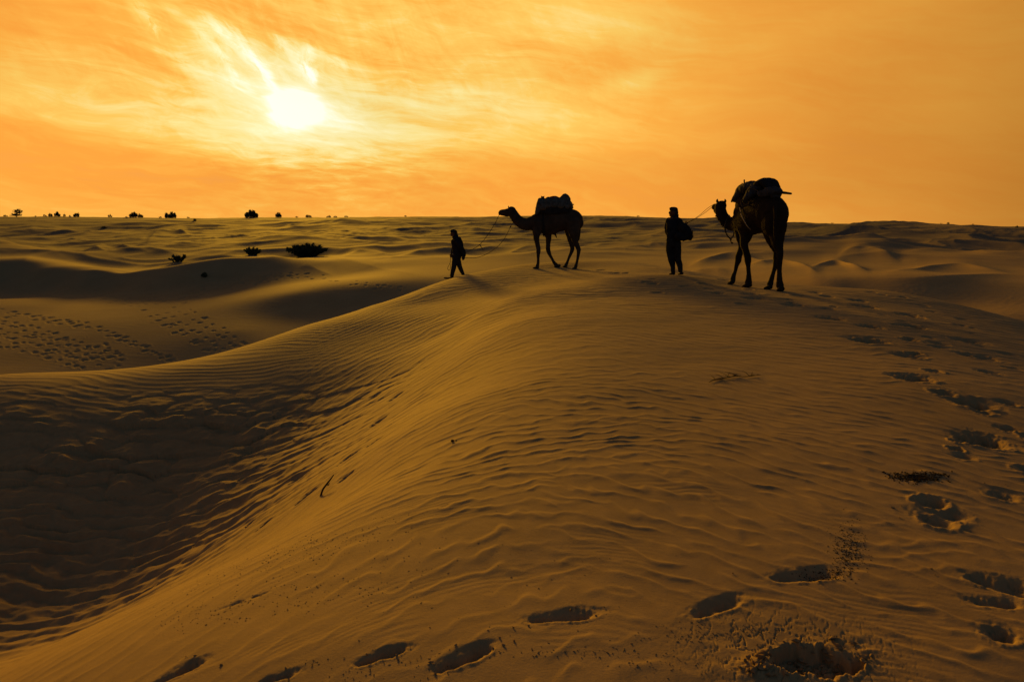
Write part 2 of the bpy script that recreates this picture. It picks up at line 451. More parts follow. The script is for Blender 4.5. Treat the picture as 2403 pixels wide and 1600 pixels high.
def far_dunes(x, y):
    r = np.hypot(x, y)
    m = sm(r, 55, 90) * (1 - 0.72 * sm(r, 170, 240))
    out = np.zeros_like(r)
    k = m > 0.001
    xx, yy, rr = x[k], y[k], r[k]
    z = 0
    for lam, amp, ang, off in ((34.0, 1.25, 0.25, 3.0), (17.0, 0.75, -0.35, 11.0), (9.0, 0.28, 0.1, 23.0)):
        wx = xx + lam * .55 * fbm(xx / (lam * 1.2), yy / (lam * 1.2), 2, 0.5, off)
        wy = yy + lam * .55 * fbm(xx / (lam * 1.2) + 50, yy / (lam * 1.2), 2, 0.5, off)
        c, s = math.cos(ang), math.sin(ang)
        p = (-wx * s + wy * c) / lam; q = (wx * c + wy * s) / (lam * 0.85)
        n1 = perlin(q + off, p)
        ridge = (1 - np.abs(n1) * 1.8)                                    # crisp crest lines
        soft = perlin(q * .8 - off, p * .8)
        z = z + amp * (0.45 * np.clip(ridge, 0, 1) ** 2 - 0.2 + 0.8 * soft)
    out[k] = z * m[k] * (1 + 0.5 * sm(xx / yy, 0.1, 0.5) * (1 - sm(rr, 80, 150)))
    return out

def H0(x, y):
    x = np.asarray(x, float); y = np.asarray(y, float)
    return base_h(x, y) + crest_h(x, y) + far_dunes(x, y)

_hit_cache = {}
def hit(px, py, rmin=2.0):
    r = first_hit(px, py, H0, rmin)
    if r is None: return None
    d = ray(px, py); hx = math.hypot(d[0], d[1])
    return (d[0] / hx * r, d[1] / hx * r, d[2] / hx * r)

def sp(t, w): return w * np.logaddexp(0, t / w)
def ripples(x, y):
    r = np.hypot(x, y)
    xt = -0.35 - 0.115 * y
    s = x - xt
    Fx = -1.75 * sp(s + 4.6, 0.9) + 2.07 * sp(s, 0.7)
    Fx = Fx - (-1.75 * 4.6)
    big = fbm(x * 0.35, y * 0.35, 2)
    p = y + Fx + 0.55 * big + 0.10 * fbm(x * 1.2, y * 1.6, 2, 0.5, 4.0)
    p = np.maximum(p, 0.3)
    k = 0.0225
    lam = 0.075 + k * np.minimum(p, 14.0)
    ph = np.log(lam) / k + np.maximum(p - 14.0, 0) / (0.075 + k * 14.0)
    xl = x / lam
    # crests that wander, fork and join
    def train(ph, o):
        q1 = ph + 0.60 * perlin(xl * 0.75 + 7 + o, ph * 0.5 + o) + 0.34 * perlin(xl * 1.6 + 3, ph * 1.0 + 40 + o) + 0.10 * perlin(xl * 2.4, ph * 2.0)
        t = q1 - np.floor(q1)
        pr = np.where(t < 0.68, 0.5 - 0.5 * np.cos(np.pi * t / 0.68), 0.5 + 0.5 * np.cos(np.pi * (t - 0.68) / 0.32))
        b = 0.55 + 1.2 * perlin(xl * 0.8 + 31 + o, ph * 0.7) + 0.6 * perlin(xl * 1.9 + 11, ph * 0.9 + 9 + o)
        return pr ** 3.0, b
    prA, brA = train(ph, 0.0)
    pB = p + 0.75 * sp(x - xt - 0.8, 0.6) * (1 - sm(r, 9, 16))
    phB = np.log(0.075 + k * np.minimum(pB, 14.0)) / k + np.maximum(pB - 14.0, 0) / (0.075 + k * 14.0)
    prB, brB = train(phB, 19.0)
    wB = np.clip(0.5 + 1.6 * perlin(x * 0.7 + 90, y * 0.9), 0, 1) * sm(x - xt, 0.3, 1.6) * (1 - sm(r, 9, 15))
    wB = np.clip(wB + 0.45 * sm(x, 0.3, 1.6) * (1 - sm(r, 6, 10)), 0, 1)
    prof = prA * (1 - wB) + prB * wB
    flank = sm(-s, -0.5, 1.5)                                      # long unbroken lines on the flank
    brA = np.clip(brA, 0.04, 0.88) * (1 - flank * .6) + flank * 0.42
    brk = brA * (1 - wB) + np.clip(brB, 0.04, 0.88) * wB
    even = sm(r, 6.5, 10.5) * 0.65
    brA = brA * (1 - even) + 0.55 * even; brB = brB * (1 - even) + 0.55 * even
    prof2 = prA * brA * (1 - wB) + prB * np.clip(brB, 0.04, 0.88) * wB
    h = lam * 0.050 * prof2 * (1 - 0.35 * flank)
    # the left-hand ridge and the basin behind it carry their own closer ripples
    wC = 1 - sm(s, -3.4, -1.2)
    lamC = 0.25 + 0.010 * np.clip(r - 14, 0, 30)
    pC = y + 0.12 * x + 0.5 * big + 0.08 * fbm(x * 1.2, y * 1.6, 2, 0.5, 4.0)
    phC = np.where(pC < 14, pC / 0.25, 14 / 0.25 + np.log(np.maximum(0.25 + 0.010 * (pC - 14), 0.05) / 0.25) / 0.010)
    tC = phC + 0.25 * perlin(x * 1.3, phC * 0.4); tC = tC - np.floor(tC)
    hC = 0.25 * 0.040 * (0.5 + 0.5 * np.cos(2 * np.pi * tC)) ** 1.6 * np.clip(0.75 + 0.6 * perlin(x * .8, y * 1.5), .2, 1.2)
    h = h * (1 - wC) + hC * wC
    h = h * (1 - 0.35 * sm(r, 24, 34))
    patch = np.clip(0.8 + 0.9 * fbm(x * 0.23 + 9, y * 0.3, 2), 0.3, 1.2)
    h = h * patch
    # fine secondary ripples in the troughs of the near ground
    t2 = (p + 0.03 * perlin(x * 5 + 3, y * 5) + 0.12 * x) / 0.042
    near = 1 - sm(r, 4.5, 7.5)
    h = h + 0.0011 * np.cos(2 * np.pi * t2) * near * np.clip(fbm(x * 1.1 + 70, y * 2.1, 2) * 2.2, 0, 1) * (1 - prof)
    # broad, soft wind undulation of the near ground
    h = h + 0.006 * fbm(x * 1.3, y * 2.2, 2, 0.5, 8) * (1 - sm(r, 10, 25))
    fade = (1 - sm(r, 45, 75)) * sm(r, 0.8, 1.6)
    return h * fade

def slumps(x, y):
    # scalloped slump lobes on the steep inner face of the hollow
    c = hit(230, 1090); cx, cy = c[0], c[1]
    c2 = hit(560, 1000)
    m = np.exp(-((x - cx) / 3.1) ** 2 - ((y - cy) / 1.9) ** 2) + 0.8 * np.exp(-((x - c2[0]) / 2.0) ** 2 - ((y - c2[1]) / 1.1) ** 2)
    c3 = hit(150, 1330)
    m2 = 1.25 * np.exp(-((x - c3[0]) / 3.0) ** 2 - ((y - c3[1]) / 2.0) ** 2)
    k = (m + m2) > 0.01
    out = np.zeros_like(x)
    xx, yy = x[k], y[k]
    wx = xx + 0.35 * perlin(xx * 1.3, yy * 1.3 + 40); wy = yy + 0.35 * perlin(xx * 1.1 + 9, yy * 1.1)
    sx, sy = 0.62, 0.50
    gx = wx / sx; gy = wy / sy
    best = np.full(gx.shape, 9.0); bo = np.zeros(gx.shape)
    ix = np.floor(gx); iy = np.floor(gy)
    for dx in (-1, 0, 1):
        for dy in (-1, 0, 1):
            cxx = ix + dx; cyy = iy + dy
            h = (np.sin(cxx * 127.1 + cyy * 311.7) * 43758.5453) % 1.0
            h2 = (np.sin(cxx * 269.5 + cyy * 183.3) * 43758.5453) % 1.0
            ddx = gx - (cxx + 0.15 + 0.7 * h); ddy = gy - (cyy + 0.15 + 0.7 * h2)
            d = np.sqrt(ddx ** 2 + ddy ** 2)
            cl = d < best
            best = np.where(cl, d, best); bo = np.where(cl, ddy, bo)
    lobe = (0.6 - best) * 0.11 - bo * 0.075 + 0.05 * fbm(xx * 2.5, yy * 3.0, 3, 0.55, 33)
    t = yy / 0.33 + 0.9 * fbm(xx * 1.2, yy * 1.2, 3)
    t = t - np.floor(t)
    wave = np.where(t < 0.35, t / 0.35, 1 - (t - 0.35) / 0.65) * 0.055
    out[k] = lobe * np.clip(m[k], 0, 1) * np.clip(0.7 + 1.2 * fbm(xx * 0.8, yy * 0.8 + 12, 2), 0.1, 1.3) + (wave + 0.05 * fbm(xx * 2.2, yy * 2.6, 3, 0.55, 60)) * np.clip(m2[k], 0, 1)
    return out

# pressed tracks: px, py, width px, width/height ratio, tilt (deg, image sense), depth m
TRACKS = [
 (1663,678,27,2.2,0,.05),(1683,688,39,2.6,4,.05),(1760,689,38,2.2,4,.05),(1770,700,62,2.6,5,.05),(1847,703,41,2.2,4,.06),(1862,716,61,2.4,2,.06),
 (1912,687,31,2.2,0,.05),(1941,696,38,2.6,0,.05),(2011,705,48,2.0,0,.06),(1941,725,50,2.0,3,.06),(2030,719,62,2.0,-4,.07),(1948,747,78,2.2,3,.07),
 (2070,739,22,1.2,0,.04),(2128,739,60,2.2,-3,.07),(2118,753,27,2.0,0,.03),(2043,767,64,1.8,3,.08),(2139,766,62,2.0,-3,.07),(2043,800,92,2.2,4,.08),
 (2166,718,28,1.6,-20,.05),(2183,731,22,1.6,-10,.05),(2251,748,24,1.3,-25,.05),(2251,763,26,1.4,-15,.05),(2282,770,14,1.3,0,.04),(2282,783,22,1.4,0,.05),
 (2267,799,72,1.4,-12,.09),(2178,792,33,1.6,-5,.03),(2209,816,38,1.0,0,.05),(2299,812,24,1.5,-5,.04),(2135,835,70,1.4,5,.09),(2295,837,90,2.0,-8,.08),
 (2360,831,38,1.5,-15,.06),(2374,865,34,1.1,-10,.06),(2321,874,46,1.1,-5,.07),(2142,886,100,1.9,3,.09),(2120,698,22,2,-4,.04),(2070,692,20,2,0,.04),(2047,686,24,2,0,.04),
 (2284,947,95,1.3,-6,.09),(2365,946,44,1.2,5,.06),(2365,1008,42,1.1,-6,.06),(2303,1034,125,2.0,-6,.07),(2260,1072,54,1.0,0,.025),(2351,1163,75,1.2,-10,.06),
 (2207,1211,160,2.6,9,.055),(1887,1352,200,2.9,4,.07),(1681,1424,200,3.2,17,.07),(2350,1372,170,1.7,-22,.09),(2330,1415,150,2.6,-8,.05),(2346,1490,85,1.0,-15,.08),
 (1321,1448,205,3.0,7,.08),(1091,1543,190,2.3,24,.08),(895,1540,150,2.2,16,.09),(653,1587,110,2.0,10,.05),(418,1577,150,2.0,20,.08),
 (1411,634,24,3.2,0,.05),(1467,641,22,3.2,0,.05),(1530,655,22,3,0,.04),(1605,672,26,3,0,.05),
 (815,1075,95,3.2,30,.05),(703,1122,70,2.6,32,.05),(722,1161,75,2.6,28,.06),(890,989,60,3.2,28,.04),(880,1036,60,3,28,.04),(813,1118,60,3,28,.03),
 (588,1228,50,2.2,30,.05),(622,1228,75,3,30,.05),(454,1283,50,2.4,30,.05),(502,1304,55,2.4,28,.05),(335,1393,85,2.6,26,.06),(316,1335,55,2.6,28,.05),(670,965,60,3,32,.04),
 (560,1130,60,3,30,.03),(930,930,60,4,26,.03),(760,1200,50,3,26,.03),(540,1420,90,3.4,16,.02),(610,1395,60,3,16,.02),
]
def gen_trails():
    rn = random.Random(5)
    out = []
    # older, half filled prints of the caravan along the right of the crest
    pts = [(1380, 628), (1560, 655), (1700, 682), (1850, 700), (2000, 722), (2110, 770), (2190, 830), (2270, 920), (2330, 1010), (2330, 1130), (2290, 1230)]
    for i in range(30):
        t = rn.random() * (len(pts) - 1); k = int(t); f = t - k
        px = pts[k][0] + (pts[k + 1][0] - pts[k][0]) * f; py = pts[k][1] + (pts[k + 1][1] - pts[k][1]) * f
        sc = (py - 560) / 300
        out.append((px + rn.gauss(0, 75 * min(sc, 1) + 12), py + rn.gauss(0, 26 * sc), (20 + 34 * sc) * rn.uniform(.5, 1.1), rn.uniform(1.5, 2.6), rn.uniform(-10, 10), -rn.uniform(.03, .07)))
    def paths(pts, n, gap, step, w0, dep):
        for j in range(n):
            off = (j - (n - 1) / 2)
            ox, oy = off * gap[0] + rn.gauss(0, 4), off * gap[1] + rn.gauss(0, 1.5)
            for k in range(len(pts) - 1):
                L = math.hypot(pts[k + 1][0] - pts[k][0], pts[k + 1][1] - pts[k][1]); m = max(1, int(L / step))
                for i in range(m):
                    f = (i + rn.uniform(-.25, .25)) / m
                    if rn.random() < .12: continue
                    sg = 1 if i % 2 else -1
                    out.append((pts[k][0] + (pts[k + 1][0] - pts[k][0]) * f + ox + rn.gauss(0, 2.5), pts[k][1] + (pts[k + 1][1] - pts[k][1]) * f + oy + sg * w0 * .10 + rn.gauss(0, .8),
                                w0 * rn.uniform(.7, 1.25), rn.uniform(1.8, 3.0), rn.uniform(-14, 6), dep * rn.uniform(.6, 1.3)))
    def trail(pts, n, spread, w0, dep):
        for i in range(n):
            t = rn.random() * (len(pts) - 1); k = int(t); f = t - k
            px = pts[k][0] + (pts[k + 1][0] - pts[k][0]) * f + rn.gauss(0, spread[0])
            py = pts[k][1] + (pts[k + 1][1] - pts[k][1]) * f + rn.gauss(0, spread[1])
            out.append((px, py, w0 * rn.uniform(.4, 1.35), rn.uniform(1.6, 3.6), rn.uniform(-22, 10), dep * rn.uniform(.6, 1.3)))
    paths([(30, 684), (130, 694), (270, 706), (400, 705), (480, 684), (560, 662), (680, 646), (760, 652), (860, 668), (960, 680)], 2, (0, 7), 17, 15, .12)
    paths([(300, 712), (420, 700), (500, 672), (640, 652), (700, 648)], 3, (5, 6), 16, 15, .12)
    paths([(380, 722), (440, 762), (500, 800), (545, 830)], 5, (22, -4), 15, 17, .14)
    paths([(0, 735), (90, 748), (200, 766), (290, 798), (360, 830), (420, 858)], 2, (4, 7), 15, 18, .14)
    paths([(0, 775), (100, 800), (200, 835), (300, 866)], 5, (0, 15), 19, 17, .13)
    trail([(0, 790), (120, 810), (230, 840)], 40, (50, 18), 15, .12)
    return out
def dents(x, y):
    out = np.zeros_like(x)
    r_all = np.hypot(x, y); 
    yrow = r_all[:, 0]
    azc = np.arctan2(x[min(5, len(x) - 1)], y[min(5, len(x) - 1)])
    for idx, (px, py, w, ratio, tilt, dep) in enumerate(TRACKS + gen_trails()):
        c = hit(px, py, 2.0 if (idx < len(TRACKS) or dep < 0) else 28.0)
        if c is None: continue
        R = math.hypot(c[0], c[1])
        if idx < len(TRACKS) and R > 30: continue
        a = 0.5 * w / F * c[1] * 0.93                # half length
        if idx >= len(TRACKS): dep = abs(dep) * (0.55 if dep > 0 else 1.0)
        # apparent height to real: gather foreshortening from the view ray
        graz = max(0.16, (EYE - 0 + (-c[2] - EYE)) / R)
        b = a / ratio / max(graz * 1.25, 0.33)
        b = min(b, a * 1.1)
        if R < 4 and idx < len(TRACKS) and ratio > 1.5: b = b * 0.68
        th = math.radians(tilt) * (2.2 if idx < len(TRACKS) and R > 4 else 1.6)
        th = max(-1.2, min(1.2, th))
        rad = a * 2.2
        i0, i1 = np.searchsorted(yrow, R - rad), np.searchsorted(yrow, R + rad)
        az0 = math.atan2(c[0], c[1]); da = rad / R
        j = np.where(np.abs(azc - az0) < da)[0]
        if len(j) == 0 or i1 <= i0: continue
        j0, j1 = j[0], j[-1] + 1
        X = x[i0:i1, j0:j1] - c[0]; Y = y[i0:i1, j0:j1] - c[1]
        u = X * math.cos(th) + Y * math.sin(th); v = -X * math.sin(th) + Y * math.cos(th)
        cl = 0.55 if (idx < len(TRACKS) and R < 6) else 1.0
        ns = 0.16 * cl * perlin(X / a * 2.2 + idx * 3.1, Y / a * 2.2) + 0.07 * perlin(X / a * 7 + idx, Y / a * 7)
        pinch = 1 + 0.22 * np.cos(np.pi * u / a) * (idx % 2)
        q = np.sqrt((u / a) ** 2 + (v / b * pinch) ** 2) + ns
        if idx < len(TRACKS) and ratio > 1.5:     # heel and toe pressed apart, ragged outline
            e1, e2 = 0.35 + 0.25 * math.sin(idx * 2.7), 0.62 + 0.18 * math.sin(idx * 1.3)
            qa = np.sqrt(((u + a * .45) / (a * .58)) ** 2 + ((v + b * .12 * math.sin(idx)) / (b * (0.55 + e1 * .5))) ** 2)
            qb = np.sqrt(((u - a * .30) / (a * .72)) ** 2 + ((v - b * .10 * math.sin(idx * 3)) / (b * (0.6 + e2 * .5))) ** 2)
            kq = 5.0
            q = -np.log(np.exp(-kq * qa) + np.exp(-kq * qb)) / kq + 0.08
            q = q + 0.30 * perlin(X / a * 2.4 + idx * 1.7, Y / a * 2.4) + 0.16 * perlin(X / a * 6 + idx, Y / a * 6) + 0.07 * perlin(X / a * 15 + idx, Y / a * 15)
        steep = 0.3 if R > 5 else 0.12
        if idx < len(TRACKS) and R < 5: dep = dep * 0.85
        if idx < len(TRACKS) and R > 5: dep = dep * 1.9
        pit = -dep * ((0.82 if idx < len(TRACKS) else 1.0) * (1 - sm(q, steep, 1.02)) + (0.18 if idx < len(TRACKS) else 0.0) * (1 - sm(q, 0.8, 1.75))) * np.maximum(0.35, 0.8 + 0.55 * perlin(X / a * 2.6 + 5 + idx, Y / a * 2.6) + 0.3 * perlin(X / a * 7 + idx, Y / a * 7) + 0.25 * u / a)
        rim = dep * (0.05 if idx < len(TRACKS) else 0.18) * np.exp(-((q - 1.18) / 0.17) ** 2) * (0.7 + 0.9 * perlin(X / a * 3 + idx, Y / a * 3 + 2))
        if idx < len(TRACKS):      # slides in gently on the near side, drops sharply at the far side
            far = np.clip(0.5 + 0.5 * v / b, 0, 1)
            pit = pit * (0.30 + 0.85 * far); rim = rim * (1.15 - far) * 1.5
        if R < 5:   # scuffed layers inside the close prints
            pit = pit + 0.006 * np.sin(v / 0.022 + 3 * perlin(X * 6 + idx, Y * 6)) * (1 - sm(q, 0.5, 0.95))
            rim = rim + 0.005 * np.abs(perlin(X * 28 + idx, Y * 28)) * np.exp(-((q - 1.1) / 0.25) ** 2)
        out[i0:i1, j0:j1] += pit + rim
    # collapsed crusty crater at the lower right
    c = hit(1905, 1545); R = math.hypot(c[0], c[1])
    X = x - c[0]; Y = y - c[1]
    k = (np.abs(X) < 0.6) & (np.abs(Y) < 0.5)
    Xk, Yk = X[k], Y[k]
    q = np.sqrt((Xk / 0.165) ** 2 + ((Yk + 0.01) / 0.10) ** 2) + 0.42 * perlin(Xk * 11, Yk * 11) + 0.2 * perlin(Xk * 33, Yk * 33)
    z = -0.065 * (1 - sm(q, 0.72, 1.0))
    lump = np.abs(perlin(Xk * 26, Yk * 26)) + 0.5 * np.abs(perlin(Xk * 60, Yk * 60))
    z = z + 0.026 * lump * (1 - sm(q, 0.85, 1.25))
    z = z + 0.018 * np.exp(-((Xk + 0.20) / 0.09) ** 2 - ((Yk + 0.06) / 0.08) ** 2) * (1 + lump)
    # crust cracks round it
    cr = np.abs(perlin(Xk * 9 + 50, Yk * 9) + 0.4 * perlin(Xk * 21, Yk * 21 + 8))
    cr = np.minimum(cr, np.abs(perlin(Xk * 13 + 80, Yk * 13 + 30)) * 1.2)
    zone = np.exp(-((Xk + 0.05) / 0.30) ** 2 - ((Yk - 0.05) / 0.22) ** 2)
    z = z - 0.009 * (1 - sm(cr, 0.0, 0.045)) * zone
    out[k] += z
    return out

def build_ground():
    lim = math.radians(41)
    ncol = 1300
    az_in = np.linspace(-lim, lim, ncol)
    side = np.linspace(lim, 2 * math.pi - lim, 70)[1:-1]
    az = np.concatenate([az_in, side])
    rs = [0.25]
    while rs[-1] < 3500:
        r = rs[-1]
        if r < 1.6: s = 0.08
        elif r < 5: s = 0.0034
        elif r < 20: s = 0.0026
        elif r < 30: s = 0.0036
        elif r < 62: s = 0.0042
        elif r < 330: s = 0.0075
        else: s = 0.08
        rs.append(r * (1 + s))
    rs = np.array(rs)
    nr, nc = len(rs), len(az)
    X = rs[:, None] * np.sin(az)[None]; Y = rs[:, None] * np.cos(az)[None]
    # base by direct evaluation on the whole grid
    Z = base_h(X, Y)
    front = slice(0, ncol)
    Xf, Yf = X[:, front], Y[:, front]
    Z[:, front] += crest_h(Xf, Yf)
    Z += far_dunes(X, Y)
    rip = ripples(Xf, Yf); 
    edge = 1 - sm(np.abs(az_in), lim * 0.985, lim)
    dn = dents(Xf, Yf)
    supp = np.clip(1 + dn / 0.03, 0, 1)
    Z[:, front] += rip * supp + dn * edge[None]
    Z[:, front] += slumps(Xf, Yf)
    # soft breakup so that no stretch of sand is perfectly smooth
    # rough, gravelly hummocks on the open plain beyond the dunes
    hm = fbm(Xf * 0.35, Yf * 0.35, 3, 0.6, 12); zone = np.clip(0.35 + 1.6 * fbm(Xf * 0.018, Yf * 0.03, 2, 0.5, 77), 0, 1)
    Z[:, front] += 0.16 * hm * zone * (sm(rs, 75, 120) * (1 - 0.5 * sm(rs, 200, 260)))[:, None]
    Z += 0.10 * fbm(X * 0.10, Y * 0.10, 2, 0.5, 3) * sm(rs, 26, 50)[:, None]
    Z += EYE
    verts = np.empty((nr * nc + 1, 3), dtype=np.float32)
    verts[:-1, 0] = X.ravel(); verts[:-1, 1] = Y.ravel(); verts[:-1, 2] = Z.ravel()
    verts[-1] = (0, 0, Z[0].mean())
    i = np.arange(nr - 1)[:, None]; j = np.arange(nc)[None]
    jn = (j + 1) % nc
    quads = np.stack([i * nc + j + 0 * jn, i * nc + jn, (i + 1) * nc + jn, (i + 1) * nc + j + 0 * jn], -1).reshape(-1, 4)
    quads = quads[:, ::-1]
    tri = np.stack([np.full(nc, nr * nc), (np.arange(nc) + 1) % nc, np.arange(nc)], 1)[:, ::-1]
    me = bpy.data.meshes.new('ground')
    me.vertices.add(len(verts)); me.vertices.foreach_set('co', verts.ravel())
    nl = quads.size + tri.size
    me.loops.add(nl)
    me.loops.foreach_set('vertex_index', np.concatenate([quads.ravel(), tri.ravel()]).astype(np.int32))
    me.polygons.add(len(quads) + len(tri))
    ls = np.concatenate([np.arange(len(quads)) * 4, quads.size + np.arange(len(tri)) * 3]).astype(np.int32)
    me.polygons.foreach_set('loop_start', ls)
    me.polygons.foreach_set('use_smooth', np.ones(len(ls), dtype=bool))
    me.update(calc_edges=True)
    me.validate()
    return me, (rs, az_in, Z[:, front])

def sand_material():
    m = bpy.data.materials.new('sand'); m.use_nodes = True
    nt = m.node_tree; E.nt = nt; b = nt.nodes['Principled BSDF']
    b.inputs['Roughness'].default_value = 0.92; b.inputs['Specular IOR Level'].default_value = 0.12
    geo = nt.nodes.new('ShaderNodeNewGeometry'); pos = geo.outputs['Position']
    big = tnoise(pos, 0.6, 4); mid = tnoise(pos, 9.0, 5); grain = tnoise(pos, 420.0, 3, 0.7)
    coarse = tnoise(pos, 90.0, 4, 0.6)
    mix = big * 0.25 + mid * 0.25 + grain * 0.5
    r = nt.nodes.new('ShaderNodeValToRGB')
    r.color_ramp.elements[0].position = 0.36; r.color_ramp.elements[1].position = 0.66
    r.color_ramp.elements[0].color = (0.26, 0.172, 0.080, 1); r.color_ramp.elements[1].color = (0.41, 0.275, 0.130, 1)
    nt.links.new(mix.s, r.inputs[0])
    # patches of grey gravel and plant litter, and far greying painted in for the plain's dim, cool shade
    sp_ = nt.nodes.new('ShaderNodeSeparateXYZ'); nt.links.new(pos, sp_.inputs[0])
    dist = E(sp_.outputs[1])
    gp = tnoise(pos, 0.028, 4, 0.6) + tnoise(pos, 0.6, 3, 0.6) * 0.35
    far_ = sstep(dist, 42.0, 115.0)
    patch = sstep(gp, 0.50, 0.72) * far_ * 0.50 + far_ * 0.42  # gravel patches, then an even far term painting dim shade into the sand
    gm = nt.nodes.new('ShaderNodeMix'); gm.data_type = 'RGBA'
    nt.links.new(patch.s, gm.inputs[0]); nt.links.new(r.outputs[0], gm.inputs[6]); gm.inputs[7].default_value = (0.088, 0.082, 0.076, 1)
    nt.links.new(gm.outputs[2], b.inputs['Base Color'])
    h = grain * 0.0016 + coarse * 0.0026 + mid * 0.004
    bp = nt.nodes.new('ShaderNodeBump'); bp.inputs['Strength'].default_value = 0.55; bp.inputs['Distance'].default_value = 1.0
    nt.links.new(h.s, bp.inputs['Height']); nt.links.new(bp.outputs[0], b.inputs['Normal'])
    return m
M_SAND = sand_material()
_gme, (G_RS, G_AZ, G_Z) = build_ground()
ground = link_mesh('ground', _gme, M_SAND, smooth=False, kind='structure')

def gz(x, y):
    """height of the finished sand surface"""
    r = math.hypot(x, y); a = math.atan2(x, y)
    i = min(max(np.searchsorted(G_RS, r), 1), len(G_RS) - 1)
    t = (r - G_RS[i - 1]) / (G_RS[i] - G_RS[i - 1])
    j = int(round((a - G_AZ[0]) / (G_AZ[1] - G_AZ[0]))); j = min(max(j, 0), len(G_AZ) - 1)
    return float(G_Z[i - 1, j] * (1 - t) + G_Z[i, j] * t)

# ------------------------------------------------------------------ sculpting helpers
class Sculpt:
    """collects tapered tubes and ellipsoids and melts them into one continuous skin"""
    def __init__(s): s.v = []; s.f = []
    def tube(s, pts, rad, seg=14, cap=True):
        pts = [Vector(p) for p in pts]
        rad = [(r, r) if not isinstance(r, (tuple, list)) else tuple(r) for r in rad]
        # subdivide smoothly
        P, R = [], []
        n = len(pts)
        for i in range(n - 1):
            p0 = pts[max(i - 1, 0)]; p1 = pts[i]; p2 = pts[i + 1]; p3 = pts[min(i + 2, n - 1)]
            for k in range(5):
                t = k / 5
                q = 0.5 * ((2 * p1) + (p2 - p0) * t + (2 * p0 - 5 * p1 + 4 * p2 - p3) * t * t + (3 * p1 - p0 - 3 * p2 + p3) * t ** 3)
                ts = t * t * (3 - 2 * t) * 0.5 + t * 0.5
                P.append(q); R.append((rad[i][0] * (1 - ts) + rad[i + 1][0] * ts, rad[i][1] * (1 - ts) + rad[i + 1][1] * ts))
        P.append(pts[-1]); R.append(rad[-1])
        if cap:
            d0 = (P[0] - P[1]).normalized(); d1 = (P[-1] - P[-2]).normalized()
            pre = [(P[0] + d0 * min(R[0]) * math.sin(a), [c * math.cos(a) for c in R[0]]) for a in (1.4, 1.0, 0.5)]
            post = [(P[-1] + d1 * min(R[-1]) * math.sin(a), [c * math.cos(a) for c in R[-1]]) for a in (0.5, 1.0, 1.4)]
            P = [a for a, _ in pre] + P + [a for a, _ in post]; R = [b for _, b in pre] + R + [b for _, b in post]
        base = len(s.v); n = len(P)
        ref = Vector((0, 0, 1))
        d = (P[-1] - P[0]).normalized()
        if abs(d.dot(ref)) > 0.8: ref = Vector((0, 1, 0))
        for i in range(n):
            t = (P[min(i + 1, n - 1)] - P[max(i - 1, 0)]).normalized()
            side = t.cross(ref)
            if side.length < 1e-4: side = Vector((1, 0, 0))
            side.normalize(); up = side.cross(t).normalized()
            for k in range(seg):
                a = 2 * math.pi * k / seg
                s.v.append(P[i] + side * (math.cos(a) * R[i][0]) + up * (math.sin(a) * R[i][1]))
        for i in range(n - 1):
            for k in range(seg):
                a = base + i * seg + k; b = base + i * seg + (k + 1) % seg
                s.f.append((a, b, b + seg, a + seg))
        s.f.append(tuple(base + k for k in range(seg))[::-1]); s.f.append(tuple(base + (n - 1) * seg + k for k in range(seg)))
    def ball(s, c, r, rot=None, seg=16):
        c = Vector(c); r = (r, r, r) if not isinstance(r, (tuple, list)) else r
        M = rot or Matrix.Identity(3)
        base = len(s.v); rings = seg // 2
        for i in range(1, rings):
            th = math.pi * i / rings
            for k in range(seg):
                a = 2 * math.pi * k / seg
                s.v.append(c + M @ Vector((r[0] * math.sin(th) * math.cos(a), r[1] * math.sin(th) * math.sin(a), r[2] * math.cos(th))))
        top = len(s.v); s.v.append(c + M @ Vector((0, 0, r[2]))); s.v.append(c + M @ Vector((0, 0, -r[2])))
        for i in range(rings - 2):
            for k in range(seg):
                a = base + i * seg + k; b = base + i * seg + (k + 1) % seg
                s.f.append((a, a + seg, b + seg, b))
        for k in range(seg):
            s.f.append((base + k, base + (k + 1) % seg, top))
            l = base + (rings - 2) * seg
            s.f.append((l + (k + 1) % seg, l + k, top + 1))
    def raw(s, name):
        me = bpy.data.meshes.new(name); me.from_pydata([tuple(v) for v in s.v], [], s.f); me.update(); return me
    def melt(s, name, mat, parent, voxel=0.015, it=4, fold=0.0, fscale=6.0, fstretch=(1, 1, 1), seed=0.0, **kw):
        me = s.raw('tmp'); o = bpy.data.objects.new('tmp', me); COL.objects.link(o)
        bm = bmesh.new(); bm.from_mesh(me); bmesh.ops.recalc_face_normals(bm, faces=bm.faces); bm.to_mesh(me); bm.free()
        rm = o.modifiers.new('r', 'REMESH'); rm.mode = 'VOXEL'; rm.voxel_size = voxel
        if it:
            sm_ = o.modifiers.new('s', 'SMOOTH'); sm_.factor = 0.5; sm_.iterations = it
        dg = bpy.context.evaluated_depsgraph_get()
        me2 = bpy.data.meshes.new_from_object(o.evaluated_get(dg)); me2.name = name
        bpy.data.objects.remove(o); bpy.data.meshes.remove(me)
        if fold:
            n = len(me2.vertices)
            nor = [v.normal.copy() for v in me2.vertices]
            for v, nn in zip(me2.vertices, nor):
                q = Vector((v.co.x * fscale * fstretch[0], v.co.y * fscale * fstretch[1], v.co.z * fscale * fstretch[2] + seed))
                a = mnoise.noise(q) + 0.5 * mnoise.noise(q * 2.1)
                v.co += nn * (fold * (0.55 - 1.6 * abs(a) + 0.45 * mnoise.noise(q * 5.3)))
            me2.update()
        return link_mesh(name, me2, mat, parent, **kw)

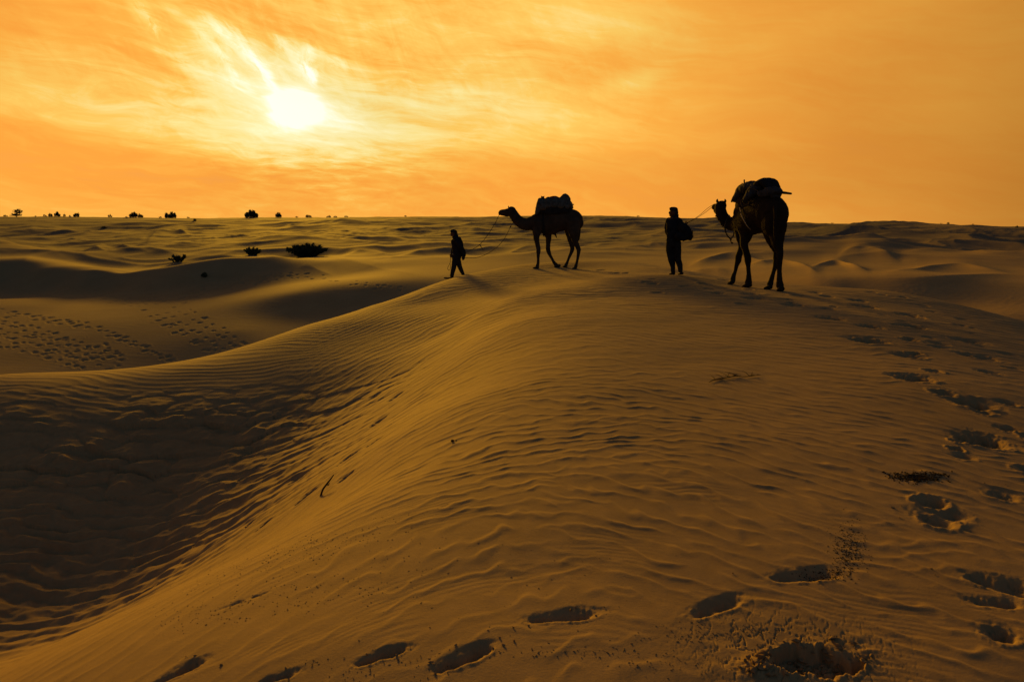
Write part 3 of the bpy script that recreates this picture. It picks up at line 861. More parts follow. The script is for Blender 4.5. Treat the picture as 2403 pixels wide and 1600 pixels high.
def tube_mesh(name, pts, r, mat, parent=None, seg=8, twist=False, **kw):
    s = Sculpt()
    rr = r if isinstance(r, (list, tuple)) else [r] * len(pts)
    s.tube(pts, rr, seg=seg)
    me = s.raw(name)
    return link_mesh(name, me, mat, parent, **kw)

class View:
    """turns a traced point of an enlarged crop into a point at its own distance"""
    def __init__(s, ox, oy, sc): s.ox, s.oy, s.sc = ox, oy, sc
    def __call__(s, zx, zy, Y): return P3(s.ox + zx / s.sc, s.oy + zy / s.sc, Y)
    def u(s, Y): return Y / (s.sc * F)
V1 = View(1020, 420, 5.8875)
V2 = View(1520, 390, 4.9)

# materials
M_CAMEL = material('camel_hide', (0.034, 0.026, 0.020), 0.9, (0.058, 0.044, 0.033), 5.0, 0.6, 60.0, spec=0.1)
M_CAMEL_D = material('dark_camel_hide', (0.016, 0.011, 0.008), 0.9, (0.028, 0.018, 0.012), 5.0, 0.6, 60.0, spec=0.1)
M_HOOF = material('foot_pad', (0.02, 0.016, 0.012), 0.8)
M_BLANKET = material('woven_blanket', (0.055, 0.052, 0.046), 0.95, (0.10, 0.092, 0.08), 9.0, 0.8, 60.0, spec=0.05)
M_RED = material('dark_red_cushion', (0.16, 0.018, 0.016), 0.9, (0.24, 0.03, 0.025), 12.0, 0.6, 40.0, spec=0.05)
M_DARKCLOTH = material('dark_quilt', (0.012, 0.013, 0.016), 0.95, (0.024, 0.025, 0.03), 9.0, 0.7, 40.0, spec=0.05)
M_GREYCLOTH = material('grey_blue_blanket', (0.030, 0.032, 0.038), 0.95, (0.055, 0.058, 0.066), 9.0, 0.7, 40.0, spec=0.05)
M_WOOD = material('saddle_wood', (0.045, 0.028, 0.016), 0.7, (0.08, 0.05, 0.03), 14.0, 0.4, 60.0)
M_ROPE = material('hemp_rope', (0.05, 0.04, 0.028), 0.95, (0.09, 0.07, 0.05), 60.0, 0.8, 200.0, spec=0.05)
M_STRAP = material('pale_girth_strap', (0.30, 0.26, 0.20), 0.9, (0.42, 0.36, 0.28), 20.0, 0.4, 90.0, spec=0.05)
M_SKIN = material('weathered_skin', (0.07, 0.036, 0.022), 0.7, (0.09, 0.045, 0.028), 12.0, 0.1)
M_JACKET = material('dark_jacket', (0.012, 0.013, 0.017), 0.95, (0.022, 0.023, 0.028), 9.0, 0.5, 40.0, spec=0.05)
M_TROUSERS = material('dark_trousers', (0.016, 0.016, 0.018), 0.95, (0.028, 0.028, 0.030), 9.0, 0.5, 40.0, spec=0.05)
M_SHIRT = material('pale_shirt', (0.30, 0.29, 0.28), 0.9, (0.38, 0.37, 0.36), 9.0, 0.5, 40.0, spec=0.05)
M_HAIR = material('black_hair', (0.008, 0.007, 0.007), 0.8, spec=0.1)
M_SHOE = material('worn_shoe', (0.014, 0.012, 0.011), 0.8)

# ------------------------------------------------------------------ camel seen from the side
def camel_side():
    Y0 = 24.0; u = V1.u(Y0)
    root = empty('camel', P3(1300, 629, Y0),
                 label='camel seen in full profile facing left, led by the walking man', cat='camel')
    N, Fr = -0.23, 0.23        # near and far side
    def c(x, y, d=0.0): return V1(x, y, Y0 + d)
    s = Sculpt()
    # trunk: sections (x, centre y, half height, half depth)
    secs = [(1330, 622, 92, 70), (1385, 612, 118, 100), (1450, 600, 150, 122), (1530, 585, 186, 134), (1630, 560, 206, 140),
            (1740, 555, 168, 138), (1830, 560, 150, 132), (1900, 575, 148, 120), (1950, 605, 130, 95), (1983, 635, 90, 60)]
    s.tube([c(x, y) for x, y, h, w in secs], [(w * u, h * u) for x, y, h, w in secs], seg=22)
    # neck and head
    s.tube([c(1400, 600), c(1330, 618), c(1260, 628), (c(1195, 605)), c(1140, 560), c(1100, 505), c(1068, 455)],
           [(90 * u, 105 * u), (72 * u, 93 * u), (58 * u, 82 * u), (52 * u, 76 * u), (48 * u, 70 * u), (46 * u, 66 * u), (44 * u, 62 * u)], seg=18)
    s.ball(c(1062, 442), (62 * u, 44 * u, 60 * u))
    s.tube([c(1060, 452), c(1010, 462), c(960, 463), c(920, 466), c(902, 476)],
           [(42 * u, 66 * u), (38 * u, 52 * u), (32 * u, 42 * u), (29 * u, 39 * u), (22 * u, 28 * u)], seg=16)
    s.tube([c(1000, 505), c(950, 497), c(912, 497)], [20 * u, 15 * u, 10 * u])
    s.ball(c(893, 486), (12 * u, 14 * u, 20 * u))
    for dd in (-0.09, 0.09):
        s.ball(c(1022, 418, dd), (14 * u, 10 * u, 12 * u))                         # brow
        s.tube([c(1024, 402, dd), c(1019, 383, dd * 1.2), c(1017, 370, dd * 1.25)], [11 * u, 8 * u, 4 * u])   # ear
    # fore legs: near (first) and far
    def leg(pts, d):
        s.tube([c(x, y, d * k) for x, y, r, k in pts], [r * u for x, y, r, k in pts], seg=14)
    leg([(1440, 620, 95, .6), (1412, 730, 62, .9), (1405, 800, 44, 1), (1416, 880, 33, 1), (1432, 960, 31, 1), (1433, 1005, 31, 1),
         (1430, 1060, 22, 1), (1430, 1120, 19, 1), (1428, 1165, 21, 1), (1418, 1205, 26, 1)], N)
    leg([(1530, 640, 90, .6), (1560, 745, 56, .9), (1572, 810, 43, 1), (1568, 900, 32, 1), (1566, 965, 33, 1), (1577, 1010, 30, 1),
         (1598, 1060, 22, 1), (1628, 1115, 19, 1), (1650, 1155, 22, 1), (1680, 1188, 27, 1)], Fr)
    # hind legs: far then near
    leg([(1870, 600, 120, .5), (1880, 740, 80, .9), (1880, 820, 52, 1), (1890, 890, 37, 1), (1902, 955, 31, 1), (1893, 1000, 27, 1),
         (1868, 1060, 21, 1), (1845, 1115, 18, 1), (1828, 1160, 21, 1), (1812, 1190, 24, 1)], Fr)
    leg([(1905, 610, 115, .5), (1925, 740, 74, .9), (1935, 820, 48, 1), (1955, 895, 35, 1), (1987, 965, 32, 1), (1989, 1005, 27, 1),
         (1982, 1060, 21, 1), (1972, 1120, 18, 1), (1960, 1170, 20, 1), (1948, 1208, 25, 1)], N)
    s.tube([c(1630, 740), c(1665, 768), c(1680, 800), c(1690, 820)], [26 * u, 14 * u, 8 * u, 4 * u])
    s.tube([c(1984, 540), c(2004, 590), c(2006, 690), c(1998, 770), c(1990, 825), c(1986, 856)], [22 * u, 15 * u, 12 * u, 15 * u, 16 * u, 6 * u])
    # broad two-toed feet
    def foot(x0, x1, yb, d, h=34):
        cx = (x0 + x1) / 2
        for k in (-1, 1):
            s.tube([c(x1 - 26, yb - h * 0.62, d + k * 0.025), c(cx, yb - h * 0.50, d + k * 0.035), c(x0 + 18, yb - h * 0.32, d + k * 0.04)],
                   [(22 * u, h * 0.5 * u), (25 * u, h * 0.44 * u), (18 * u, h * 0.28 * u)], seg=12)
    foot(1343, 1455, 1242, N); foot(1640, 1748, 1224, Fr, 44); foot(1757, 1846, 1222, Fr); foot(1886, 1976, 1250, N)
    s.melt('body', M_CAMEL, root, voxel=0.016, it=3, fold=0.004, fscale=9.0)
    for dd in (-0.105, 0.105):
        e = Sculpt(); e.ball(c(1003, 428, dd), 6 * u, seg=10)
        link_mesh('eye', e.raw('eye'), M_HAIR, root)
    # long hair under the throat and tail tuft
    h = Sculpt(); rn = random.Random(3)
    for i in range(26):
        x = 1120 + rn.random() * 120; y = 640 + (x - 1120) * 0.52 + rn.uniform(-6, 6)
        h.tube([c(x, y, rn.uniform(-.03, .03)), c(x + rn.uniform(-3, 6), y + rn.uniform(10, 22), rn.uniform(-.03, .03))], [3 * u, 1 * u], seg=5, cap=False)
    link_mesh('throat_hair', h.raw('throat_hair'), M_CAMEL, root)

    # load on its back: a thing of its own
    sad = empty('saddle', c(1650, 400),
                label='pale draped blanket load with red cushion and forked pommel on the profile camel', cat='saddle')
    f = Sculpt()
    f.tube([c(1478, 345), c(1484, 300), c(1492, 262)], [(56 * u, 60 * u), (40 * u, 40 * u), (24 * u, 22 * u)])
    f.tube([c(1540, 318), c(1512, 290), c(1500, 262)], [(40 * u, 26 * u), (30 * u, 20 * u), (16 * u, 14 * u)])
    f.tube([c(1483, 268, -.02), c(1474, 240, -.05)], [9 * u, 7 * u]); f.tube([c(1495, 268, .02), c(1511, 242, .05)], [9 * u, 7 * u])
    f.melt('pommel', M_WOOD, sad, voxel=0.010, it=2)
    b = Sculpt()       # the blanket over both pads, hanging down each flank
    for sd in (-1, 1):
        d = sd
        b.tube([c(1470, 300, .08 * d), c(1450, 350, .26 * d), c(1425, 430, .33 * d), c(1405, 480, .33 * d)], [(46 * u, 34 * u), (40 * u, 30 * u), (30 * u, 22 * u), (20 * u, 14 * u)])
        b.tube([c(1500, 320, .10 * d), c(1500, 350, .28 * d), c(1490, 400, .36 * d)], [(60 * u, 34 * u)] * 3)
        b.tube([c(1580, 300, .10 * d), c(1560, 340, .30 * d), c(1560, 378, .38 * d)], [(70 * u, 50 * u), (60 * u, 40 * u), (50 * u, 26 * u)])
        b.tube([c(1660, 300, .10 * d), c(1650, 340, .30 * d), c(1650, 372, .38 * d)], [(70 * u, 50 * u), (60 * u, 40 * u), (50 * u, 26 * u)])
        b.tube([c(1760, 300, .10 * d), c(1745, 350, .30 * d), c(1740, 380, .39 * d)], [(70 * u, 50 * u), (60 * u, 40 * u), (50 * u, 28 * u)])
        b.tube([c(1830, 330, .10 * d), c(1830, 370, .28 * d), c(1835, 395, .34 * d)], [(50 * u, 45 * u), (44 * u, 34 * u), (36 * u, 22 * u)])
    b.tube([c(1462, 335), c(1430, 400), c(1412, 455)], [(34 * u, 110 * u), (30 * u, 128 * u), (20 * u, 122 * u)])
    b.tube([c(1480, 345), c(1560, 345), c(1660, 335), c(1760, 335), c(1850, 360), c(1885, 392)], [(80 * u, 50 * u), (110 * u, 60 * u), (120 * u, 70 * u), (115 * u, 75 * u), (95 * u, 55 * u), (60 * u, 28 * u)])
    b.melt('blanket', M_BLANKET, sad, voxel=0.014, it=4, fold=0.020, fscale=3.6, fstretch=(2.6, 1, 0.5))
    pd = Sculpt()
    for sd in (-1, 1):
        pd.tube([c(1470, 420, .33 * sd), c(1560, 425, .37 * sd), (c(1700, 425, .38 * sd)), c(1850, 425, .33 * sd)], [(16 * u, 52 * u), (18 * u, 62 * u), (18 * u, 58 * u), (14 * u, 34 * u)])
        pd.tube([c(1452, 330, .27 * sd), c(1428, 420, .31 * sd), c(1398, 500, .25 * sd)], [(36 * u, 12 * u), (34 * u, 12 * u), (16 * u, 10 * u)])
    pd.melt('saddle_pad', M_DARKCLOTH, sad, voxel=0.013, it=2, fold=0.012, fscale=5.0, seed=7.0)
    r = Sculpt()
    r.tube([c(1545, 312), c(1600, 290), (c(1660, 285)), c(1715, 300)], [(50 * u, 24 * u), (80 * u, 42 * u), (85 * u, 48 * u), (70 * u, 40 * u)])
    r.tube([c(1500, 330), c(1540, 318)], [(60 * u, 16 * u), (60 * u, 20 * u)])
    r.melt('cushion', M_RED, sad, voxel=0.014, it=3, fold=0.008, fscale=7.0)
    q = Sculpt()
    q.tube([c(1715, 340), c(1765, 282), c(1806, 246), c(1840, 285)], [(85 * u, 40 * u), (80 * u, 46 * u), (70 * u, 44 * u), (70 * u, 38 * u)])
    q.tube([c(1800, 300), c(1855, 350), c(1880, 385)], [(100 * u, 60 * u), (95 * u, 46 * u), (70 * u, 30 * u)])
    q.tube([c(1815, 250), c(1835, 310), c(1850, 370)], [(36 * u, 64 * u), (38 * u, 80 * u), (38 * u, 85 * u)])
    q.melt('rear_bundle', M_BLANKET, sad, voxel=0.014, it=3, fold=0.012, fscale=3.0, fstretch=(2.2, 1, .6), seed=4.0)
    for pp, rr_ in (([c(1424, 312, -.30), c(1450, 345, -.38), c(1500, 385, -.42), c(1575, 408, -.44)], [5 * u] * 4),
                    ([c(1850, 352, -.1), c(1890, 350, -.1), c(1922, 355, -.1)], [9 * u, 9 * u, 6 * u]),
                    ([c(1850, 365, .1), c(1885, 380, .1), c(1908, 402, .1)], [16 * u, 18 * u, 10 * u])):
        w = Sculpt(); w.tube(pp, rr_); w.melt('frame_pole', M_WOOD, sad, voxel=0.008, it=1)
    pts = []
    for k in range(25):
        a = math.pi * 2 * k / 24
        pts.append(c(1500 + 8 * math.cos(a), 595 + 192 * math.cos(a), -0.345 * math.sin(a)))
    tube_mesh('girth_strap', pts, [(14 * u, 5 * u)] * 25, M_DARKCLOTH, sad)
    return root

# ------------------------------------------------------------------ camel seen from behind
def camel_rear():
    u = V2.u(16.6)
    def c(x, y, Y): return V2(x, y, Y)
    root = empty('camel', P3(1790, 676, 16.5),
                 label='larger dark camel seen from behind at right, head turned towards the standing man', cat='camel')
    s = Sculpt()
    secs = [(1050, 650, 17.45, 100, 120), (1110, 625, 17.25, 135, 165), (1190, 590, 17.0, 160, 205), (1270, 550, 16.75, 172, 225),
            (1350, 520, 16.5, 172, 205), (1420, 540, 16.25, 165, 195), (1465, 570, 16.05, 140, 180), (1490, 600, 15.92, 100, 140)]
    s.tube([c(x, y, d) for x, y, d, w, h in secs], [(w * u, h * u) for x, y, d, w, h in secs], seg=24)
    # belly behind the elbow and the broad haunches
    s.ball(c(1200, 690, 17.0), (110 * u, 0.35, 105 * u))
    s.ball(c(1480, 560, 16.05), (122 * u, 0.36, 175 * u))
    s.ball(c(1440, 640, 16.05), (120 * u, 0.34, 170 * u))
    s.ball(c(1500, 690, 15.95), (88 * u, 0.24, 150 * u))
    # neck hangs low then rises to the head
    s.tube([c(1110, 620, 17.35), c(1040, 650, 17.6), c(975, 665, 17.8), c(918, 645, 17.9), (c(872, 592, 17.92)), c(842, 530, 17.9), c(832, 465, 17.88)],
           [(110 * u, 125 * u), (90 * u, 100 * u), (76 * u, 84 * u), (68 * u, 76 * u), (64 * u, 68 * u), (70 * u, 66 * u), (68 * u, 60 * u)], seg=18)
    s.ball(c(1120, 450, 17.1), (112 * u, 0.28, 135 * u)); s.ball(c(1230, 400, 16.9), (140 * u, 0.30, 150 * u)); s.ball(c(1060, 540, 17.35), (72 * u, 0.24, 110 * u))
    s.ball(c(848, 455, 17.9), (60 * u, 0.15, 62 * u))
    s.tube([c(835, 470, 17.95), c(800, 472, 18.1), c(768, 470, 18.2), c(752, 472, 18.25)], [(48 * u, 56 * u), (36 * u, 46 * u), (30 * u, 40 * u), (20 * u, 30 * u)])
    s.tube([c(815, 530, 17.98), c(790, 530, 18.08), c(765, 515, 18.15)], [30 * u, 24 * u, 12 * u])
    s.tube([c(803, 420, 17.95), c(797, 398, 17.95), c(805, 375, 17.93)], [14 * u, 15 * u, 4 * u])
    s.tube([c(886, 420, 17.82), c(893, 400, 17.8), c(886, 376, 17.8)], [15 * u, 15 * u, 4 * u])
    def leg(pts, Y1, Y2):
        n = len(pts) - 1
        s.tube([c(x, y, Y1 + (Y2 - Y1) * min(1, i / (n * .4))) for i, (x, y, r) in enumerate(pts)], [r * u for x, y, r in pts], seg=14)
    leg([(1080, 700, 95), (1072, 800, 66), (1082, 890, 44), (1072, 960, 36), (1045, 1040, 40), (1040, 1085, 38), (1022, 1140, 26), (1008, 1200, 21), (988, 1260, 26), (978, 1310, 33)], 17.35, 17.3)
    leg([(1120, 690, 100), (1130, 800, 72), (1108, 890, 46), (1128, 970, 37), (1148, 1050, 40), (1152, 1090, 38), (1155, 1150, 26), (1160, 1215, 24), (1162, 1280, 30), (1158, 1340, 42)], 17.1, 16.8)
    leg([(1420, 700, 115), (1440, 820, 86), (1458, 900, 60), (1482, 985, 36), (1482, 1040, 38), (1478, 1100, 34), (1462, 1170, 25), (1440, 1240, 22), (1424, 1300, 28), (1405, 1360, 35)], 16.35, 16.3)
    leg([(1475, 700, 118), (1490, 820, 76), (1495, 900, 60), (1518, 985, 38), (1520, 1030, 36), (1514, 1100, 31), (1514, 1180, 25), (1515, 1250, 27), (1515, 1310, 32), (1520, 1370, 42)], 16.0, 15.75)
    s.tube([c(1350, 740, 16.3), c(1375, 800, 16.25), c(1400, 850, 16.25), c(1410, 876, 16.25)], [42 * u, 24 * u, 15 * u, 5 * u])
    s.tube([c(1460, 470, 15.70), c(1468, 560, 15.60), c(1460, 680, 15.6), c(1462, 780, 15.66), c(1466, 850, 15.7)], [20 * u, 16 * u, 13 * u, 15 * u, 6 * u])
    def foot(x0, x1, yb, Y, h=48):
        cx = (x0 + x1) / 2
        for k in (-1, 1):
            s.tube([c(x1 - 30, yb - h * .6, Y - .03 + k * .03), c(cx, yb - h * .5, Y + k * .05), c(x0 + 20, yb - h * .3, Y + .04 + k * .055)],
                   [(28 * u, h * .48 * u), (30 * u, h * .46 * u), (20 * u, h * .27 * u)], seg=12)
    foot(905, 1008, 1364, 17.3); foot(1075, 1205, 1400, 16.77, 56); foot(1325, 1442, 1420, 16.27); foot(1475, 1575, 1446, 15.72, 62)
    s.melt('body', M_CAMEL_D, root, voxel=0.015, it=3, fold=0.004, fscale=9.0, seed=3.0)
    e = Sculpt(); e.ball(c(812, 448, 17.83), 7 * u, seg=10); link_mesh('eye', e.raw('eye'), M_HAIR, root)
    h = Sculpt(); rn = random.Random(9)
    for i in range(40):
        t = rn.random(); x = 785 + 110 * t; y = 565 + 165 * t + rn.uniform(-8, 8)
        h.tube([c(x, y, 17.85), c(x - rn.uniform(2, 14), y + rn.uniform(8, 20), 17.85)], [4 * u, 1.2 * u], seg=5, cap=False)
    link_mesh('throat_hair', h.raw('throat_hair'), M_CAMEL_D, root)

    sad = empty('saddle', c(1280, 350, 16.7), label='high dark padded saddle with long pole sticking out behind, on the right-hand camel', cat='saddle')
    b = Sculpt()
    b.tube([c(1050, 330, 17.25), c(1100, 275, 17.15), c(1190, 250, 16.95), c(1290, 245, 16.75)], [(50 * u, 60 * u), (90 * u, 66 * u), (130 * u, 74 * u), (140 * u, 70 * u)], seg=18)
    b.tube([c(1020, 390, 17.2), c(1040, 330, 17.2), c(1100, 262, 17.1), (c(1160, 225, 17.0))], [(22 * u, 26 * u), (40 * u, 40 * u), (60 * u, 44 * u), (80 * u, 44 * u)])
    b.tube([c(1240, 250, 16.6), c(1170, 330, 16.55), c(1120, 400, 16.6)], [(90 * u, 60 * u), (70 * u, 44 * u), (40 * u, 26 * u)])
    b.tube([c(1010, 350, 17.25), c(985, 385, 17.25), c(962, 410, 17.25)], [26 * u, 24 * u, 8 * u])
    b.tube([c(1010, 400, 17.2), c(962, 412, 17.25)], [14 * u, 5 * u])
    b.tube([c(1220, 225, 16.9), c(1290, 225, 16.7)], [(90 * u, 50 * u), (90 * u, 46 * u)])
    b.melt('blanket', M_GREYCLOTH, sad, voxel=0.014, it=4, fold=0.022, fscale=3.2, fstretch=(2.2, 1, .5), seed=2.0)
    q = Sculpt()
    q.tube([c(1270, 260, 16.7), c(1330, 205, 16.55), c(1378, 182, 16.45), c(1415, 215, 16.35), c(1460, 285, 16.25), c(1490, 320, 16.2)],
           [(100 * u, 60 * u), (120 * u, 56 * u), (120 * u, 48 * u), (120 * u, 56 * u), (110 * u, 48 * u), (80 * u, 40 * u)], seg=18)
    q.melt('rear_pad', M_DARKCLOTH, sad, voxel=0.014, it=3, fold=0.010, fscale=4.0, seed=6.0)
    g = Sculpt()
    g.tube([c(1280, 320, 16.25), c(1350, 310, 16.12), c(1430, 290, 16.02), c(1500, 285, 16.0), c(1530, 300, 16.05)], [(24 * u, 28 * u), (34 * u, 40 * u), (40 * u, 44 * u), (36 * u, 34 * u), (20 * u, 30 * u)])
    g.tube([c(1300, 300, 16.2), c(1380, 262, 16.05), c(1460, 255, 16.0), c(1520, 300, 16.05), c(1515, 350, 16.05)], [14 * u, 16 * u, 18 * u, 18 * u, 14 * u])
    g.tube([c(1440, 340, 16.05), c(1500, 350, 16.05), c(1508, 370, 16.08)], [26 * u, 22 * u, 8 * u])
    g.melt('rolled_bedding', M_GREYCLOTH, sad, voxel=0.012, it=2, fold=0.014, fscale=9.0, seed=1.0)
    w = Sculpt()
    w.tube([c(1480, 300, 16.05), c(1560, 306, 15.98), c(1640, 316, 15.92), c(1650, 318, 15.91)], [15 * u, 15 * u, 12 * u, 9 * u])
    w.melt('pole', M_WOOD, sad, voxel=0.008, it=1)
    w = Sculpt()
    w.tube([c(1108, 230, 17.0), c(1110, 195, 17.0), c(1110, 162, 17.0)], [12 * u, 8 * u, 9 * u])
    w.tube([c(1092, 225, 17.05), c(1088, 205, 17.05), c(1084, 193, 17.05)], [7 * u, 5 * u, 4 * u])
    w.tube([c(1070, 225, 17.1), c(1110, 215, 17.0), c(1150, 218, 16.95)], [16 * u, 18 * u, 14 * u])
    w.melt('pommel', M_WOOD, sad, voxel=0.008, it=1)
    def band(name, pts, w_, mat):
        tube_mesh(name, [c(*p) for p in pts], [(4.5 * u, w_ * u)] * len(pts), mat, sad, seg=10)
    band('girth_strap', [(1060, 480, 16.9), (1075, 560, 16.76), (1110, 630, 16.64), (1150, 695, 16.62), (1205, 748, 16.7)], 9, M_STRAP)
    band('girth_strap', [(1165, 470, 16.68), (1180, 520, 16.55), (1205, 580, 16.46), (1245, 635, 16.42), (1310, 672, 16.44)], 12, M_STRAP)
    # coiled ropes and tack on the flank
    k = Sculpt()
    for cx, cy, ra, rb in ((1120, 420, 48, 42), (1105, 425, 34, 44), (1135, 415, 30, 38)):
        k.tube([c(cx + ra * math.cos(a / 14 * 6.283), cy + rb * math.sin(a / 14 * 6.283), 16.58 + .02 * math.sin(a)) for a in range(15)], [5 * u] * 15, seg=7)
    k.tube([c(1050, 440, 16.85), c(1045, 490, 16.8), c(1065, 540, 16.75)], [5 * u] * 3, seg=7)
    k.tube([c(1130, 380, 16.55), c(1140, 300, 16.5), c(1180, 255, 16.45), c(1240, 270, 16.35)], [6 * u] * 4, seg=7)
    k.tube([c(1240, 270, 16.33), c(1330, 330, 16.1)], [6 * u] * 2, seg=7)
    k.melt('rope_coil', M_ROPE, sad, voxel=0.008, it=0)
    # plaited halter rope looped round the low neck
    pts = [(935, 572, 17.7), (905, 625, 17.62), (888, 690, 17.6), (893, 750, 17.6), (920, 808, 17.6), (955, 838, 17.6), (982, 805, 17.62), (997, 750, 17.62)]
    hr = empty('neck_rope', c(930, 700, 17.6), label='plaited rope collar hanging in a loop below the right-hand camel\'s neck', cat='rope')
    t = Sculpt()
    P = [c(*p) for p in pts]
    for ph in (0, math.pi):
        q2 = []
        n = 48
        for i in range(n + 1):
            f = i / n * (len(P) - 1); kk = min(int(f), len(P) - 2); fr = f - kk
            b0 = P[kk].lerp(P[kk + 1], fr)
            q2.append(b0 + Vector((math.cos(i * .9 + ph), 0, math.sin(i * .9 + ph))) * (4.5 * u))
        t.tube(q2, [5.5 * u] * len(q2), seg=6)
    link_mesh('plait', t.raw('plait'), M_ROPE, hr)
    t = Sculpt(); t.ball(c(955, 845, 17.6), 12 * u, seg=8); t.tube([c(953, 845, 17.6), c(956, 868, 17.6), c(968, 882, 17.6)], [7 * u, 6 * u, 6 * u], seg=6)
    t.ball(c(970, 884, 17.6), (17 * u, 12 * u, 11 * u), seg=8)
    link_mesh('knot', t.raw('knot'), M_ROPE, hr)
    t = Sculpt(); t.ball(c(937, 570, 17.7), 11 * u, seg=8); link_mesh('tassel', t.raw('tassel'), M_STRAP, hr)
    return root

# ------------------------------------------------------------------ people
def hand(s, w, d, side, size=0.18, curl=0.6, back=Vector((0, 0, 1))):
    """palm and five bent fingers; w wrist, d direction of the hand, side across the palm towards the thumb"""
    d = d.normalized(); side = (side - d * side.dot(d)).normalized(); nrm = d.cross(side).normalized()
    L = size
    pc = w + d * (L * .28)
    s.tube([w, pc, w + d * (L * .5)], [(.024, .017), (.040, .016), (.038, .014)], seg=12)
    for i, (o, ln) in enumerate(((.030, .40), (.010, .46), (-.010, .43), (-.029, .34))):
        b = w + d * (L * .48) + side * o
        d1 = (d - nrm * curl * .5).normalized(); d2 = (d - nrm * curl * 1.6).normalized(); d3 = (d * .4 - nrm * curl * 1.8).normalized()
        p1 = b + d1 * (L * ln * .42); p2 = p1 + d2 * (L * ln * .33); p3 = p2 + d3 * (L * ln * .25)
        s.tube([b, p1, p2, p3], [.0095, .009, .008, .0068], seg=8)
    tb = w + d * (L * .16) + side * .026
    t1 = tb + (d * .7 + side * .75).normalized() * (L * .22); t2 = t1 + (d - nrm * .4).normalized() * (L * .18)
    s.tube([tb, t1, t2], [.013, .0105, .008], seg=8)

